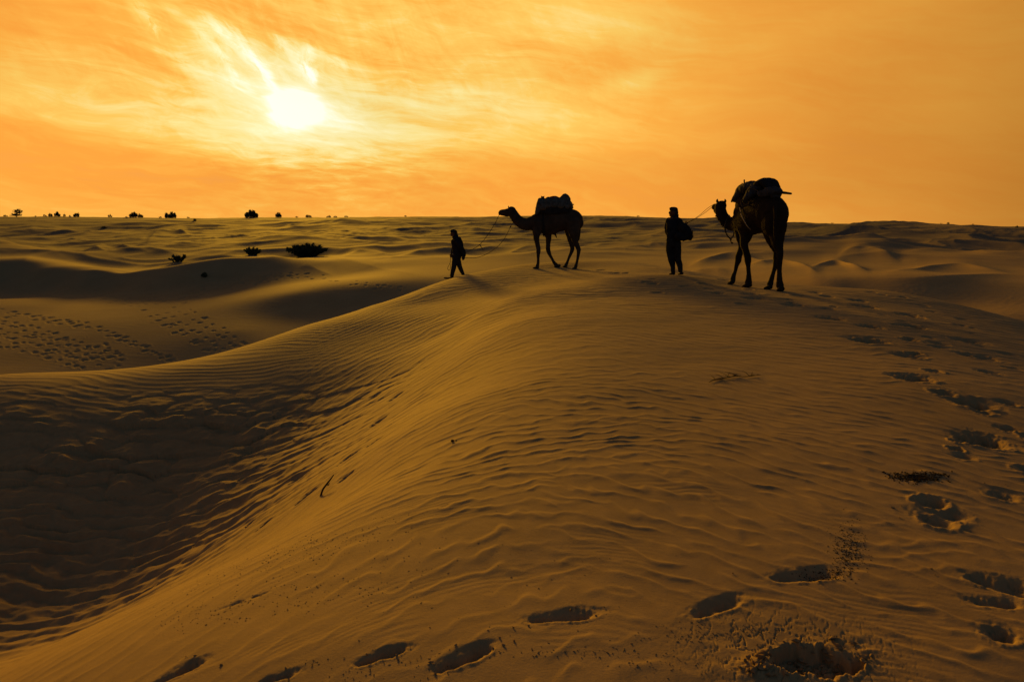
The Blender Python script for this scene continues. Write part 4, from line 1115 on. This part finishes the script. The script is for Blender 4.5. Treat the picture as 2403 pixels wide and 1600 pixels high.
def man_walking():
    Y0 = 24.3; u = V1.u(Y0)
    def c(x, y, d=0.0): return V1(x, y, Y0 + d)
    root = empty('person', P3(1070, 652, Y0), label='person in dark jacket and trousers mid-stride at left, leading the profile camel', cat='person')
    s = Sculpt()
    # legs, bare ankles, feet
    s.tube([c(290, 1060, -.08), c(268, 1210, -.08), c(240, 1335, -.08), c(232, 1362, -.08)], [30 * u, 21 * u, 15 * u, 15 * u])
    s.tube([c(325, 1060, .08), c(350, 1205, .1), c(392, 1320, .12), c(400, 1338, .12)], [30 * u, 21 * u, 15 * u, 15 * u])
    s.tube([c(240, 1372, -.08), c(190, 1372, -.09), c(145, 1366, -.09)], [15 * u, 13 * u, 8 * u])
    s.tube([c(402, 1342, .12), c(355, 1354, .12), c(312, 1366, .12)], [14 * u, 12 * u, 8 * u])
    # trunk, neck, head
    s.tube([c(305, 1080), c(318, 1000), c(312, 920), c(292, 840)], [(58 * u, 40 * u), (60 * u, 46 * u), (66 * u, 48 * u), (60 * u, 34 * u)])
    s.tube([c(288, 830), c(272, 800), c(262, 775)], [22 * u, 19 * u, 20 * u])
    s.ball(c(258, 750), (34 * u, 30 * u, 44 * u))
    s.tube([c(226, 748), c(219, 758), c(225, 762)], [5 * u, 5.5 * u, 4 * u])          # nose
    s.ball(c(233, 782), (13 * u, 12 * u, 11 * u))                                       # chin
    s.tube([c(226, 772, -.012), c(226, 772, .012)], [4.5 * u, 4.5 * u])                 # lips
    for k in (-1, 1): s.ball(c(262, 757, k * .078), (7 * u, 3.5 * u, 11 * u), seg=10)   # ears
    # arms: near arm swung back, far arm forward
    s.tube([c(300, 845, -.16), c(350, 935, -.22), c(405, 1030, -.20), c(400, 1068, -.2)], [22 * u, 18 * u, 13 * u, 11 * u])
    s.tube([c(282, 848, .16), c(262, 940, .22), c(240, 1020, .18), c(235, 1036, .18)], [22 * u, 18 * u, 13 * u, 11 * u])
    hand(s, c(400, 1066, -.2), c(392, 1120, -.2) - c(400, 1066, -.2), Vector((-1, 0, 0)), curl=.7)
    hand(s, c(236, 1034, .18), c(226, 1075, .18) - c(236, 1034, .18), Vector((-1, 0, 0)), curl=1.2)
    s.melt('body', M_SKIN, root, voxel=0.008, it=1)
    j = Sculpt()
    j.tube([c(312, 1040), c(322, 975), c(314, 900), c(292, 835), c(283, 815)], [(72 * u, 62 * u), (76 * u, 64 * u), (80 * u, 56 * u), (74 * u, 42 * u), (40 * u, 28 * u)], seg=18)
    j.tube([c(290, 838, -.15), c(345, 915, -.22), c(392, 995, -.22), c(407, 1050, -.2)], [(34 * u, 34 * u), (34 * u, 34 * u), (31 * u, 31 * u), (25 * u, 27 * u)])
    j.tube([c(282, 840, .14), c(266, 930, .22), c(248, 1000, .2), c(240, 1030, .18)], [32 * u, 28 * u, 22 * u, 20 * u])
    j.tube([c(400, 1050, -.2), c(398, 1098, -.2)], [22 * u, 20 * u])
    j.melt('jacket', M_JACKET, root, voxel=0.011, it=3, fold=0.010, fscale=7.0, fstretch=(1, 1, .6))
    t = Sculpt()
    t.tube([c(305, 1040), c(300, 1100)], [(64 * u, 50 * u), (62 * u, 50 * u)])
    t.tube([c(290, 1080, -.07), c(280, 1150, -.08), c(262, 1230, -.08), c(242, 1320, -.08), c(240, 1345, -.08)], [42 * u, 40 * u, 33 * u, 26 * u, 25 * u])
    t.tube([c(318, 1080, .07), c(328, 1150, .09), c(352, 1225, .1), c(390, 1310, .12), c(395, 1328, .12)], [40 * u, 38 * u, 31 * u, 25 * u, 24 * u])
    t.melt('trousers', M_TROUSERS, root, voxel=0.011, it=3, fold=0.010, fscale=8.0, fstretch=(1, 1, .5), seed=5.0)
    h = Sculpt()
    h.tube([c(312, 1035), c(308, 1058)], [(70 * u, 56 * u), (70 * u, 55 * u)], cap=False, seg=18)
    h.melt('shirt_hem', M_SHIRT, root, voxel=0.011, it=2, fold=0.006, fscale=12.0)
    r = Sculpt()
    r.ball(c(258, 722), (42 * u, 40 * u, 24 * u)); r.tube([c(278, 730), c(282, 765), c(285, 800), c(275, 815)], [(34 * u, 22 * u), (36 * u, 22 * u), (42 * u, 22 * u), (40 * u, 26 * u)])
    r.tube([c(226, 727, 0), c(258, 722, -.095), c(288, 735, 0), c(258, 722, .095), c(226, 727, 0)], [10 * u] * 5)
    r.melt('headscarf', M_DARKCLOTH, root, voxel=0.009, it=2, fold=0.006, fscale=16.0)
    for x0, x1, y, dd in ((248, 140, 1378, -.08), (408, 306, 1356, .12)):
        f = Sculpt(); f.tube([c(x0 - 6, y - 2, dd), c((x0 + x1) / 2, y - (0 if dd < 0 else -6), dd), c(x1, y - (9 if dd < 0 else -15), dd), c(x1 - 14, y - (15 if dd < 0 else -13), dd)],
                             [(17 * u, 14 * u), (17 * u, 11 * u), (13 * u, 8 * u), (5 * u, 4 * u)])
        f.melt('shoe', M_SHOE, root, voxel=0.009, it=1)

def man_standing():
    Y0 = 18.25; u = V2.u(Y0)
    def c(x, y, d=0.0): return V2(x, y, Y0 + d)
    root = empty('person', P3(1587, 645, Y0), label='person in dark coat standing with back half turned, holding the right-hand camel\'s ropes', cat='person')
    s = Sculpt()
    s.tube([c(265, 860, .02), c(272, 1040, .04), c(290, 1190, .06), c(292, 1222, .06)], [34 * u, 24 * u, 17 * u, 16 * u])
    s.tube([c(330, 860, -.02), c(350, 1040, -.04), c(374, 1180, -.06), c(378, 1215, -.06)], [34 * u, 24 * u, 17 * u, 16 * u])
    s.tube([c(296, 1232, .06), c(272, 1238, .10), c(250, 1242, .13)], [14 * u, 12 * u, 8 * u])
    s.tube([c(385, 1226, -.06), c(368, 1236, .0), c(354, 1242, .05)], [14 * u, 12 * u, 8 * u])
    s.tube([c(298, 880), c(300, 780), c(302, 690), c(304, 615)], [(66 * u, 50 * u), (66 * u, 50 * u), (78 * u, 54 * u), (70 * u, 40 * u)])
    s.tube([c(304, 610), c(300, 580), c(296, 555)], [25 * u, 22 * u, 22 * u])
    s.ball(c(294, 525), (40 * u, 40 * u, 48 * u))
    s.tube([c(252, 522, .02), c(245, 540, .02), c(251, 545, .02)], [5 * u, 6.5 * u, 5 * u])
    s.ball(c(262, 567, .02), (15 * u, 14 * u, 11 * u))
    s.tube([c(252, 555, .0), c(252, 555, .04)], [5 * u, 5 * u])
    for k in (-1, 1): s.ball(c(303, 530, k * .092), (8 * u, 4 * u, 12 * u), seg=10)
    s.tube([c(240, 630, .05), c(222, 720, .12), c(245, 800, .22), c(262, 822, .26)], [26 * u, 20 * u, 15 * u, 12 * u])
    s.tube([c(365, 630, -.05), c(402, 700, -.12), c(418, 672, .02), c(428, 664, .06)], [26 * u, 20 * u, 14 * u, 12 * u])
    hand(s, c(425, 666, .05), c(450, 655, .1) - c(425, 666, .05), Vector((0, 0, 1)), curl=1.3)
    hand(s, c(260, 820, .25), c(285, 838, .3) - c(260, 820, .25), Vector((0, 0, 1)), curl=.8)
    s.melt('body', M_SKIN, root, voxel=0.008, it=1)
    j = Sculpt()
    j.tube([c(298, 830), c(298, 760), c(302, 690), c(305, 625), c(302, 590)], [(78 * u, 60 * u), (80 * u, 62 * u), (88 * u, 62 * u), (82 * u, 46 * u), (34 * u, 32 * u)], seg=18)
    j.tube([c(244, 625, .04), c(222, 700, .12), c(226, 750, .16), c(244, 800, .22)], [34 * u, 28 * u, 27 * u, 22 * u])
    j.tube([c(362, 625, -.05), c(392, 690, -.12), c(405, 690, -.05), c(416, 674, .02)], [34 * u, 28 * u, 24 * u, 20 * u])
    j.melt('coat', M_JACKET, root, voxel=0.011, it=3, fold=0.010, fscale=7.0, fstretch=(1, 1, .6), seed=8.0)
    t = Sculpt()
    t.tube([c(296, 845), c(298, 900)], [(82 * u, 54 * u), (80 * u, 54 * u)])
    t.tube([c(260, 880, .02), c(258, 960, .03), c(272, 1070, .04), c(290, 1160, .06), c(293, 1215, .06)], [46 * u, 46 * u, 38 * u, 28 * u, 25 * u])
    t.tube([c(336, 880, -.02), c(340, 960, -.03), c(350, 1070, -.04), c(372, 1150, -.06), c(377, 1200, -.06)], [46 * u, 44 * u, 36 * u, 30 * u, 27 * u])
    t.melt('trousers', M_TROUSERS, root, voxel=0.011, it=3, fold=0.010, fscale=8.0, fstretch=(1, 1, .5), seed=9.0)
    h = Sculpt(); h.tube([c(296, 838), c(296, 852)], [(76 * u, 56 * u), (76 * u, 56 * u)], cap=False, seg=18)
    h.melt('shirt_hem', M_SHIRT, root, voxel=0.011, it=2)
    r = Sculpt()
    r.ball(c(300, 500), (47 * u, 44 * u, 30 * u)); r.ball(c(318, 535), (32 * u, 38 * u, 46 * u))
    r.tube([c(262, 492, 0), c(256, 486, .03), c(275, 482, .0)], [9 * u, 8 * u, 12 * u])
    r.tube([c(322, 560), c(318, 590)], [(34 * u, 22 * u), (38 * u, 24 * u)])
    r.melt('headscarf', M_DARKCLOTH, root, voxel=0.009, it=2, fold=0.007, fscale=16.0, seed=2.0)
    for x0, x1, y, d0, d1 in ((304, 250, 1240, .05, .14), (398, 352, 1238, -.07, .06)):
        f = Sculpt(); f.tube([c(x0 - 4, y - 6, d0), c((x0 + x1) / 2, y - 2, (d0 + d1) / 2), c(x1, y + 2, d1)], [(20 * u, 17 * u), (18 * u, 13 * u), (10 * u, 8 * u)])
        f.melt('shoe', M_SHOE, root, voxel=0.009, it=1)
    # the bundle slung behind him
    bag = empty('bundle', c(450, 780, -.2), label='big dark cloth bundle slung at the back of the standing man', cat='bundle')
    b = Sculpt()
    b.tube([c(385, 690, -.15), c(425, 735, -.2), c(458, 785, -.22), c(478, 812, -.2)], [(46 * u, 50 * u), (54 * u, 62 * u), (56 * u, 60 * u), (44 * u, 44 * u)], seg=16)
    b.tube([c(350, 800, -.2), c(400, 815, -.22), c(460, 815, -.2), c(492, 812, -.2)], [(40 * u, 44 * u), (44 * u, 46 * u), (42 * u, 40 * u), (28 * u, 28 * u)], seg=16)
    b.melt('sack', M_DARKCLOTH, bag, voxel=0.012, it=3, fold=0.014, fscale=6.0, seed=12.0)
    fr = Sculpt(); rn = random.Random(2)
    for i in range(40):
        x = 492 + rn.random() * 30; y = 735 + rn.random() * 95
        fr.tube([c(x - 8, y, -.2 + rn.uniform(-.08, .08)), c(x + rn.uniform(2, 14), y + rn.uniform(-6, 10), -.2 + rn.uniform(-.08, .08))], [4 * u, 1.3 * u], seg=5, cap=False)
    link_mesh('fringe', fr.raw('fringe'), M_DARKCLOTH, bag)

def ropes():
    Ya = 24.0; u = V1.u(Ya)
    def c(x, y, d=0.0): return V1(x, y, Ya + d)
    r1 = empty('lead_rope', c(620, 900), label='knotted lead rope from the walking man\'s hand up to the profile camel\'s muzzle', cat='rope')
    tube_mesh('cord', [c(884, 508), c(842, 600), c(762, 732), c(690, 832), c(625, 905), c(555, 955), c(480, 993), c(408, 1030, .05), c(404, 1092, .1)], 3.6 * u, M_ROPE, r1)
    k = Sculpt(); k.ball(c(622, 912), (13 * u, 9 * u, 9 * u), seg=8); k.tube([c(628, 912), c(650, 950), c(672, 988)], [4 * u] * 3, seg=6); k.tube([c(626, 914), c(642, 940)], [4 * u] * 2, seg=6)
    link_mesh('knot', k.raw('knot'), M_ROPE, r1)
    r2 = empty('lead_rope', c(760, 1015), label='slack lower rope sagging from the profile camel\'s neck to the walking man', cat='rope')
    tube_mesh('cord', [c(1085, 600, -.14), c(1048, 660, -.12), c(1000, 760, -.1), c(940, 858, -.08), c(860, 942, -.05), c(760, 1015), c(655, 1066), c(560, 1090), c(480, 1090), c(400, 1086, .1)], 3.4 * u, M_ROPE, r2)
    k = Sculpt(); k.ball(c(1048, 660, -.12), (9 * u, 9 * u, 12 * u), seg=8); link_mesh('knot', k.raw('knot'), M_ROPE, r2)
    r3 = empty('rope_end', c(200, 1150), label='short loop of rope hanging from the walking man\'s forward hand', cat='rope')
    tube_mesh('cord', [c(226, 1060, .48), c(219, 1110, .45), c(214, 1160, .42), c(190, 1205, .4), c(180, 1238, .4), c(196, 1262, .4), c(214, 1250, .4), c(218, 1215, .4), c(222, 1180, .4)], 3.0 * u, M_ROPE, r3)
    Yb = 18.2; u = V2.u(Yb)
    for (off, lab) in ((0, 'upper of two taut lead ropes between the standing man and the right-hand camel\'s nose'), (1, 'lower of two taut lead ropes between the standing man and the right-hand camel\'s nose')):
        r = empty('lead_rope', V2(590, 575, 18.2), label=lab, cat='rope')
        if off == 0: pts = [(442, 657, 18.33), (520, 615, 18.3), (600, 562, 18.27), (680, 492, 18.22), (745, 448, 18.2)]
        else: pts = [(442, 660, 18.31), (530, 616, 18.27), (620, 562, 18.24), (690, 512, 18.2), (748, 462, 18.18)]
        tube_mesh('cord', [V2(*p) for p in pts], 2.4 * u, M_ROPE, r)

camel_side(); camel_rear(); man_walking(); man_standing(); ropes()

# ------------------------------------------------------------------ shrubs
M_LEAF = material('dry_green_leaf', (0.040, 0.055, 0.030), 0.8, (0.075, 0.095, 0.05), 3.0, spec=0.2)
M_STEM = material('shrub_stem', (0.05, 0.035, 0.022), 0.9)
def leaves_mesh(name, pts, dirs, length, width, rnd):
    V, Fc = [], []
    for p, d in zip(pts, dirs):
        d = d.normalized(); s = d.cross(Vector((rnd.uniform(-1, 1), rnd.uniform(-1, 1), rnd.uniform(-1, 1)))).normalized()
        L = length * rnd.uniform(.6, 1.3); W = width * rnd.uniform(.6, 1.3)
        b = len(V); nrm = d.cross(s)
        V += [p, p + d * (L * .5) + s * W + nrm * (W * .2), p + d * L, p + d * (L * .5) - s * W + nrm * (W * .2)]
        Fc.append((b, b + 1, b + 2, b + 3))
    me = bpy.data.meshes.new(name); me.from_pydata([tuple(v) for v in V], [], Fc); me.update(); return me

def shrub(name, base, w, h, n_leaf, n_stem, rnd, label, cat='shrub', group=None, lobes=4, leaf=0.14, spiky=False):
    """base on the sand; stems fan up and out and carry leaf clumps"""
    root = empty(name, base, label=label, cat=cat, group=group)
    st = Sculpt(); tips = []
    for i in range(n_stem):
        a = rnd.uniform(0, 2 * math.pi); rr = math.sqrt(rnd.random())
        b = base + Vector((math.cos(a) * w * .14 * rr, math.sin(a) * w * .11 * rr, -h * .03))
        top = base + Vector((math.cos(a) * w * .47 * rr, math.sin(a) * w * .36 * rr, h * rnd.uniform(.62, .97) * (1 - .38 * rr * rr)))
        m = b.lerp(top, .5) + Vector((rnd.uniform(-1, 1) * w * .03, 0, h * .06))
        st.tube([b, m, top], [h * .014, h * .010, h * .005], seg=4, cap=False)
        tips.append((b, m, top))
    link_mesh('stem', st.raw('stem'), M_STEM, root)
    pts, dirs = [], []
    if not spiky:
        lb = []
        nl = max(3, min(9, int(w / max(h, .01) * 2.6) + 2))
        for i in range(nl):
            fx = (i + .5) / nl * 2 - 1 + rnd.uniform(-.12, .12)
            hh = h * (1 - .5 * fx * fx) * rnd.uniform(.55, 1.05)
            lb.append((fx * w * .38, rnd.uniform(-.2, .2) * w, hh, w * .5 / nl * rnd.uniform(.9, 1.6)))
    for i in range(int(n_leaf * 1.7) if not spiky else 0):
        cx, cy, hh, rx = lb[int(rnd.random() * len(lb))]
        o = Vector((rnd.gauss(0, 1), rnd.gauss(0, 1), rnd.gauss(0, 1))).normalized() * (rnd.random() ** .55) * rnd.uniform(.75, 1.4)
        z_ = hh * .52 + o.z * hh * .5
        pts.append(base + Vector((cx + o.x * rx, cy + o.y * rx, max(.02, z_)))); dirs.append(o + Vector((0, 0, .4)) + Vector((rnd.gauss(0, .5), rnd.gauss(0, .5), rnd.gauss(0, .5))))
    for i in range(n_leaf if spiky else 0):
        b, m, t = tips[int(rnd.random() * len(tips))]
        f = rnd.uniform(.02, 1.0) ** .85
        p = (b.lerp(m, f * 2) if f < .5 else m.lerp(t, f * 2 - 1))
        ax = (t - m).normalized()
        o = Vector((rnd.gauss(0, 1), rnd.gauss(0, 1), rnd.gauss(0, .6)))
        if spiky: d = (ax * 1.1 + o * .55); p = p + o * (w * .008)
        else: d = o + Vector((0, 0, .3)); p = p + o * (min(w, h * 2) * .045)
        if p.z < base.z - .02: p.z = base.z + rnd.random() * .1 * h
        pts.append(p); dirs.append(d)
    link_mesh('foliage', leaves_mesh('foliage', pts, dirs, leaf, leaf * .28, rnd), M_LEAF, root, smooth=False)
    return root

rnd = random.Random(11)
def skyline(px, lo=85, hi=330):
    """where, on this bearing, the far sand forms the skyline"""
    a = math.atan2(ray(px, 520)[0], ray(px, 520)[1])
    m = (G_RS > lo) & (G_RS < hi); rs = G_RS[m]
    j = int(round((a - G_AZ[0]) / (G_AZ[1] - G_AZ[0])))
    z = G_Z[m, j]; k = int(np.argmax((z - EYE) / rs)); r = rs[k]
    return Vector((math.sin(a) * r, math.cos(a) * r, z[k]))
# skyline shrubs traced as (x, width, height) in the crop of the left horizon
SK = [
 (38, 30, 14, 'small low shrub at the far left end of the skyline'),
 (235, 12, 9, 'tiny tuft on the skyline right of the lopsided little tree'),
 (293, 34, 15, 'low dark shrub on the skyline, left of a slightly taller one it touches'),
 (333, 38, 23, 'rounded shrub on the skyline touching the low shrub at its left'),
 (378, 35, 33, 'upright bushy shrub, tallest of the far left skyline group'),
 (423, 18, 20, 'thin small shrub on the skyline just right of the upright one'),
 (458, 20, 13, 'small low shrub just left of the broad skyline shrub near the left edge'),
 (502, 50, 28, 'broad bushy shrub ending the far left skyline group'),
 (718, 30, 20, 'lone little shrub on a thin stem between the skyline groups'),
 (825, 22, 7, 'flat tuft just left of the twin skyline shrubs'),
 (870, 52, 36, 'taller left one of the touching twin skyline shrubs'),
 (917, 46, 26, 'lower right one of the touching twin skyline shrubs'),
 (1045, 22, 11, 'small tuft at the left foot of the domed skyline shrub'),
 (1115, 98, 38, 'wide domed shrub on the skyline between the twin shrubs and the biggest one'),
 (1226, 20, 11, 'tiny tuft on the skyline right of the wide domed shrub'),
 (1638, 112, 52, 'biggest shrub on the skyline, dense and dark below the sun'),
 (1813, 40, 35, 'upright round shrub on the skyline right of the biggest one'),
 (1930, 26, 10, 'low tuft on the skyline left of the flat-topped shrub'),
 (2008, 54, 21, 'flat-topped shrub on the skyline well right of the biggest one'),
 (2140, 40, 17, 'left one of the last pair of low skyline shrubs right of the sun'),
 (2182, 34, 12, 'right one of the last pair of low skyline shrubs right of the sun'),
 (2253, 28, 12, 'last low shrub of the skyline row, left of the smooth dune top'),
]
for x, w, h, lab in SK:
    px = x / 2.7706
    p = skyline(px); k = p.y / F / 2.7706
    n = int(60 + w * h * 0.75)
    shrub('shrub', p, w * k * 0.95, h * k * 0.93, int(n * 1.2), max(5, int(w / 4)), rnd, lab, group='shrubs along the skyline', leaf=max(.10, min(.26, h * k * .12)))
# lopsided little tree with two crowns
p = skyline(112 / 2.77); k = p.y / F / 2.7706
tr = empty('small_tree', p, label='lopsided little tree with a separate upper crown near the left end of the skyline', cat='tree')
s = Sculpt(); s.tube([p - Vector((0, 0, .1)), p + Vector((2 * k, 0, 16 * k)), p + Vector((10 * k, 0, 32 * k))], [2.6 * k, 2 * k, 1 * k], seg=6)
link_mesh('trunk', s.raw('trunk'), M_STEM, tr)
pts, dirs = [], []
for i in range(900):
    o = Vector((rnd.gauss(0, 1), rnd.gauss(0, 1), rnd.gauss(0, 1)))
    if i % 2: q = p + Vector((12 * k, 0, 33 * k)) + Vector((o.x * 8, o.y * 8, o.z * 4.5)) * k
    else: q = p + Vector((-4 * k, 0, 9 * k)) + Vector((o.x * 11, o.y * 10, abs(o.z) * 6 - 3)) * k
    pts.append(q); dirs.append(o)
link_mesh('crown', leaves_mesh('crown', pts, dirs, .35, .1, rnd), M_LEAF, tr, smooth=False)
for px, w, h, lab in ((952, 6, 5, 'single tiny tuft on the skyline left of the camels'), (1497, 8, 4, 'tiny tuft on the skyline just left of the standing man'),
                      (1954, 9, 4, 'small tuft on the skyline right of the rear-view camel'), (2208, 12, 3, 'flat tuft beside the leaning tuft on the right skyline'),
                      (2226, 9, 6, 'leaning tuft on the right skyline'), (2284, 8, 3, 'faint low tuft on the right skyline'), (2388, 8, 7, 'upright tuft at the right end of the skyline')):
    p = skyline(px); k = p.y / F
    shrub('tuft', p, w * k * .9, h * k * .85, 110, 6, rnd, lab, cat='shrub', group='tiny tufts along the right skyline' if px > 1900 else None, leaf=max(.05, h * k * .2))
# shrubs of the middle distance
for px, py, w, h, nl, ns, lab, Yd in ((720, 603, 100, 33, 9000, 110, 'widest green shrub, standing alone on the sand below the skyline left of the walking man', 0),
                                  (593, 599, 38, 19, 1800, 26, 'small leafy shrub behind the sharp dune crest, left of the widest shrub', 0),
                                  (419, 614, 43, 17, 1100, 18, 'sparse tilted shrub behind the sharp dune crest, leftmost of the three near shrubs', 0)):
    r = first_hit(px, py, H0, 62.0) or 80.0
    d = ray(px, py); hx = math.hypot(d[0], d[1])
    x, y = d[0] / hx * r, d[1] / hx * r
    z = gz(x, y); k = y / F
    shrub('desert_shrub', Vector((x, y, z - .05)), w * k, h * k * 1.05, nl, ns, rnd, lab, group='leafy shrubs on the dunes', leaf=0.22, spiky=True)
for px, py, w, h, lab in ((243, 536, 15, 4, 'flat dark scrub patch on the far dunes left of centre'), (457, 519, 8, 5, 'tiny shrub just under the skyline below the wide domed shrub'),
                          (480, 649, 9, 7, 'faint small tuft on the dark slope below the sharp crest')):
    r = first_hit(px, py, H0, 40.0) or 120.0
    d = ray(px, py); hx = math.hypot(d[0], d[1]); x, y = d[0] / hx * r, d[1] / hx * r
    k = y / F
    shrub('tuft', Vector((x, y, gz(x, y))), w * k, h * k, 160, 10, rnd, lab, cat='shrub', leaf=0.2)

# ------------------------------------------------------------------ small things on the near sand
M_TWIG = material('dry_twig', (0.022, 0.014, 0.009), 0.9, (0.045, 0.028, 0.018), 40.0, 0.5, 150.0)
M_CRUMB = material('sand_crumb', (0.20, 0.13, 0.065), 0.95, (0.30, 0.20, 0.10), 20.0, 0.5, 90.0, spec=0.05)
M_DROP = material('dark_dropping', (0.020, 0.012, 0.008), 0.95, (0.05, 0.03, 0.018), 60.0, 0.6, 200.0)
def on_sand(px, py, up=0.0):
    c = hit(px, py)
    return Vector((c[0], c[1], gz(c[0], c[1]) + up))
a = on_sand(748, 1167); k = a.y / F
st = empty('stick', a, label='thin forked stick poking up out of the sand on the left slope', cat='stick')
def up(px, py, Y): return P3(px, py, Y)
tube_mesh('shaft', [a - Vector((0, 0, .05)), up(757, 1150, a.y), up(768, 1134, a.y + .01), up(776, 1124, a.y + .02), up(783, 1114, a.y + .03)], [.010, .009, .009, .007, .004], M_TWIG, st, seg=7)
tube_mesh('fork', [up(768, 1136, a.y + .01), up(770, 1138, a.y - .03), up(773, 1133, a.y - .06)], [.006, .005, .003], M_TWIG, st, seg=6)
# dry sprig lying on the ripples
c0 = on_sand(1725, 888)
sg = empty('dry_sprig', c0, label='brittle dry sprig lying flat on the rippled sand below the rear-view camel', cat='twig')
t = Sculpt(); rn = random.Random(21)
main = [on_sand(px, py, .012) for px, py in ((1664, 899), (1676, 893), (1695, 890), (1722, 886), (1750, 886), (1785, 881))]
t.tube(main, [.003, .005, .005, .004, .004, .002], seg=6)
for i in range(22):
    k_ = rn.randint(1, 4); b = main[k_].lerp(main[k_ + 1], rn.random())
    e_ = b + Vector((rn.uniform(-.10, .10), rn.uniform(-.22, .22), rn.uniform(.0, .03)))
    t.tube([b, b.lerp(e_, .5) + Vector((0, 0, .008)), e_], [.0035, .003, .0015], seg=5)
link_mesh('twig', t.raw('twig'), M_TWIG, sg)
# pebble
pb = on_sand(1062, 1038)
s = Sculpt(); s.ball(pb + Vector((0, 0, .012)), (.015, .012, .011)); s.ball(pb + Vector((.03, .02, .008)), (.008, .007, .007), seg=10)
o = s.melt('pebble', M_DROP, None, voxel=0.003, it=2, fold=.002, fscale=60.0)
setp(o, 'small dark pebble alone on the open sand left of centre', 'pebble')
def lumps(name, items, mat, label, cat, parent=None, kind='stuff'):
    """many tiny irregular lumps in one mesh: (position, size)"""
    V, Fc = [], []
    base = [Vector(v) for v in ((1, 0, 0), (0, 1, 0), (-1, 0, 0), (0, -1, 0), (0, 0, 1), (.5, .5, .7), (-.5, .4, .7), (0, 0, -.6))]
    fs = [(0, 5, 4), (0, 1, 5), (5, 1, 4), (1, 6, 4), (1, 2, 6), (6, 2, 4), (2, 3, 4), (3, 0, 4), (1, 0, 7), (2, 1, 7), (3, 2, 7), (0, 3, 7)]
    rq = random.Random(4)
    for p, sz in items:
        R = Matrix.Rotation(rq.uniform(0, 6.28), 3, 'Z') @ Matrix.Rotation(rq.uniform(-.5, .5), 3, 'X')
        b = len(V); sx, sy, szz = sz * rq.uniform(.7, 1.7), sz * rq.uniform(.5, 1), sz * rq.uniform(.45, .9)
        for v in base:
            q = R @ Vector((v.x * sx * rq.uniform(.8, 1.2), v.y * sy * rq.uniform(.8, 1.2), v.z * szz))
            V.append(tuple(p + q))
        Fc += [tuple(b + i for i in f) for f in fs]
    me = bpy.data.meshes.new(name); me.from_pydata(V, [], Fc); me.update()
    return link_mesh(name, me, mat, parent, smooth=False, label=label, cat=cat, kind=kind)
rn = random.Random(33)
it = []
for i in range(620):
    x, y = rn.gauss(0, 1), rn.gauss(0, 1)
    px, py = 2157 + x * 33, 1121 + y * 5.5 - x * x * 1.2
    if abs(x) > 2.6: continue
    it.append((on_sand(px, py, .002), rn.uniform(.003, .0085)))
lumps('droppings', it, M_DROP, 'dark scatter of crumbled droppings in a patch at the right', 'droppings')
it = []
for i in range(520):
    px, py = 1992 + rn.gauss(0, 20), 1290 + rn.gauss(0, 30)
    it.append((on_sand(px, py, .0), rn.uniform(.002, .0045)))
for i in range(260):
    it.append((on_sand(1935 + rn.gauss(0, 28), 1347 + rn.gauss(0, 7), .0), rn.uniform(.002, .0045)))
lumps('dark_grit', it, M_DROP, 'dark coarse grit spilled over the sand above the lower right tracks', 'grit')
it = []
clusters = [(560, 1340, 120, 22, 240), (700, 1290, 70, 14, 150), (640, 1400, 120, 20, 150), (480, 1440, 90, 18, 110), (800, 1400, 70, 14, 60), (860, 1250, 70, 16, 60),
            (1340, 1530, 140, 8, 90), (1560, 1560, 80, 12, 60), (1180, 1350, 200, 90, 70), (900, 1330, 120, 60, 70), (1600, 1500, 60, 10, 50),
            (1660, 1475, 50, 12, 70), (1780, 1480, 50, 10, 50), (1000, 1560, 40, 10, 30), (870, 1590, 60, 8, 30), (740, 1550, 20, 8, 10)]
for cx, cy, sx, sy, n in clusters:
    for i in range(int(n * .8)):
        px, py = cx + rn.gauss(0, sx), cy + rn.gauss(0, sy) - 0.0
        py -= (px - cx) * 0.22 if sx > 60 and cx < 900 else 0
        if py > 1640 or py < 900: continue
        it.append((on_sand(px, py, .0), rn.uniform(.002, .0045)))
def scatter_near(px, py, w, h, n, s0, s1):
    for i in range(n // 8):
        a_ = rn.uniform(0, 6.28); q = 1 + abs(rn.gauss(0, .25))
        X_, Y_ = px + math.cos(a_) * w * q, py + math.sin(a_) * h * q
        if Y_ < 1650: it.append((on_sand(X_, Y_, .002), rn.uniform(s0, s1)))
for args in ((1385, 1432, 38, 12, 50), (1210, 1468, 25, 6, 20), (960, 1535, 28, 14, 60), (850, 1555, 50, 18, 40), (1130, 1508, 60, 12, 40), (1000, 1570, 40, 12, 30),
             (700, 1575, 30, 14, 30), (460, 1560, 50, 20, 40), (1905, 1530, 110, 30, 90), (1760, 1500, 50, 20, 50), (2250, 1345, 60, 10, 30), (2150, 1200, 60, 14, 30), (2330, 1150, 40, 12, 30), (1740, 1345, 20, 6, 12)):
    scatter_near(*args, .003, .008)
lumps('sand_crumbs', it, M_CRUMB, 'loose crumbs and clods of damp sand strewn round the near footprints', 'sand crumbs')
# broken crust slabs and clods inside the crater, lower right
it = []
for i in range(60):
    px, py = 1905 + rn.gauss(0, 62), 1545 + rn.gauss(0, 20)
    if py < 1640: it.append((on_sand(px, py, .004), rn.uniform(.007, .018)))
for i in range(30):
    px, py = 1790 + rn.gauss(0, 26), 1570 + rn.gauss(0, 16)
    it.append((on_sand(px, py, .004), rn.uniform(.008, .018)))
lumps('sand_clods', it, M_CRUMB, 'dark broken clods of crusted sand in the caved-in hole at lower right', 'sand clods')
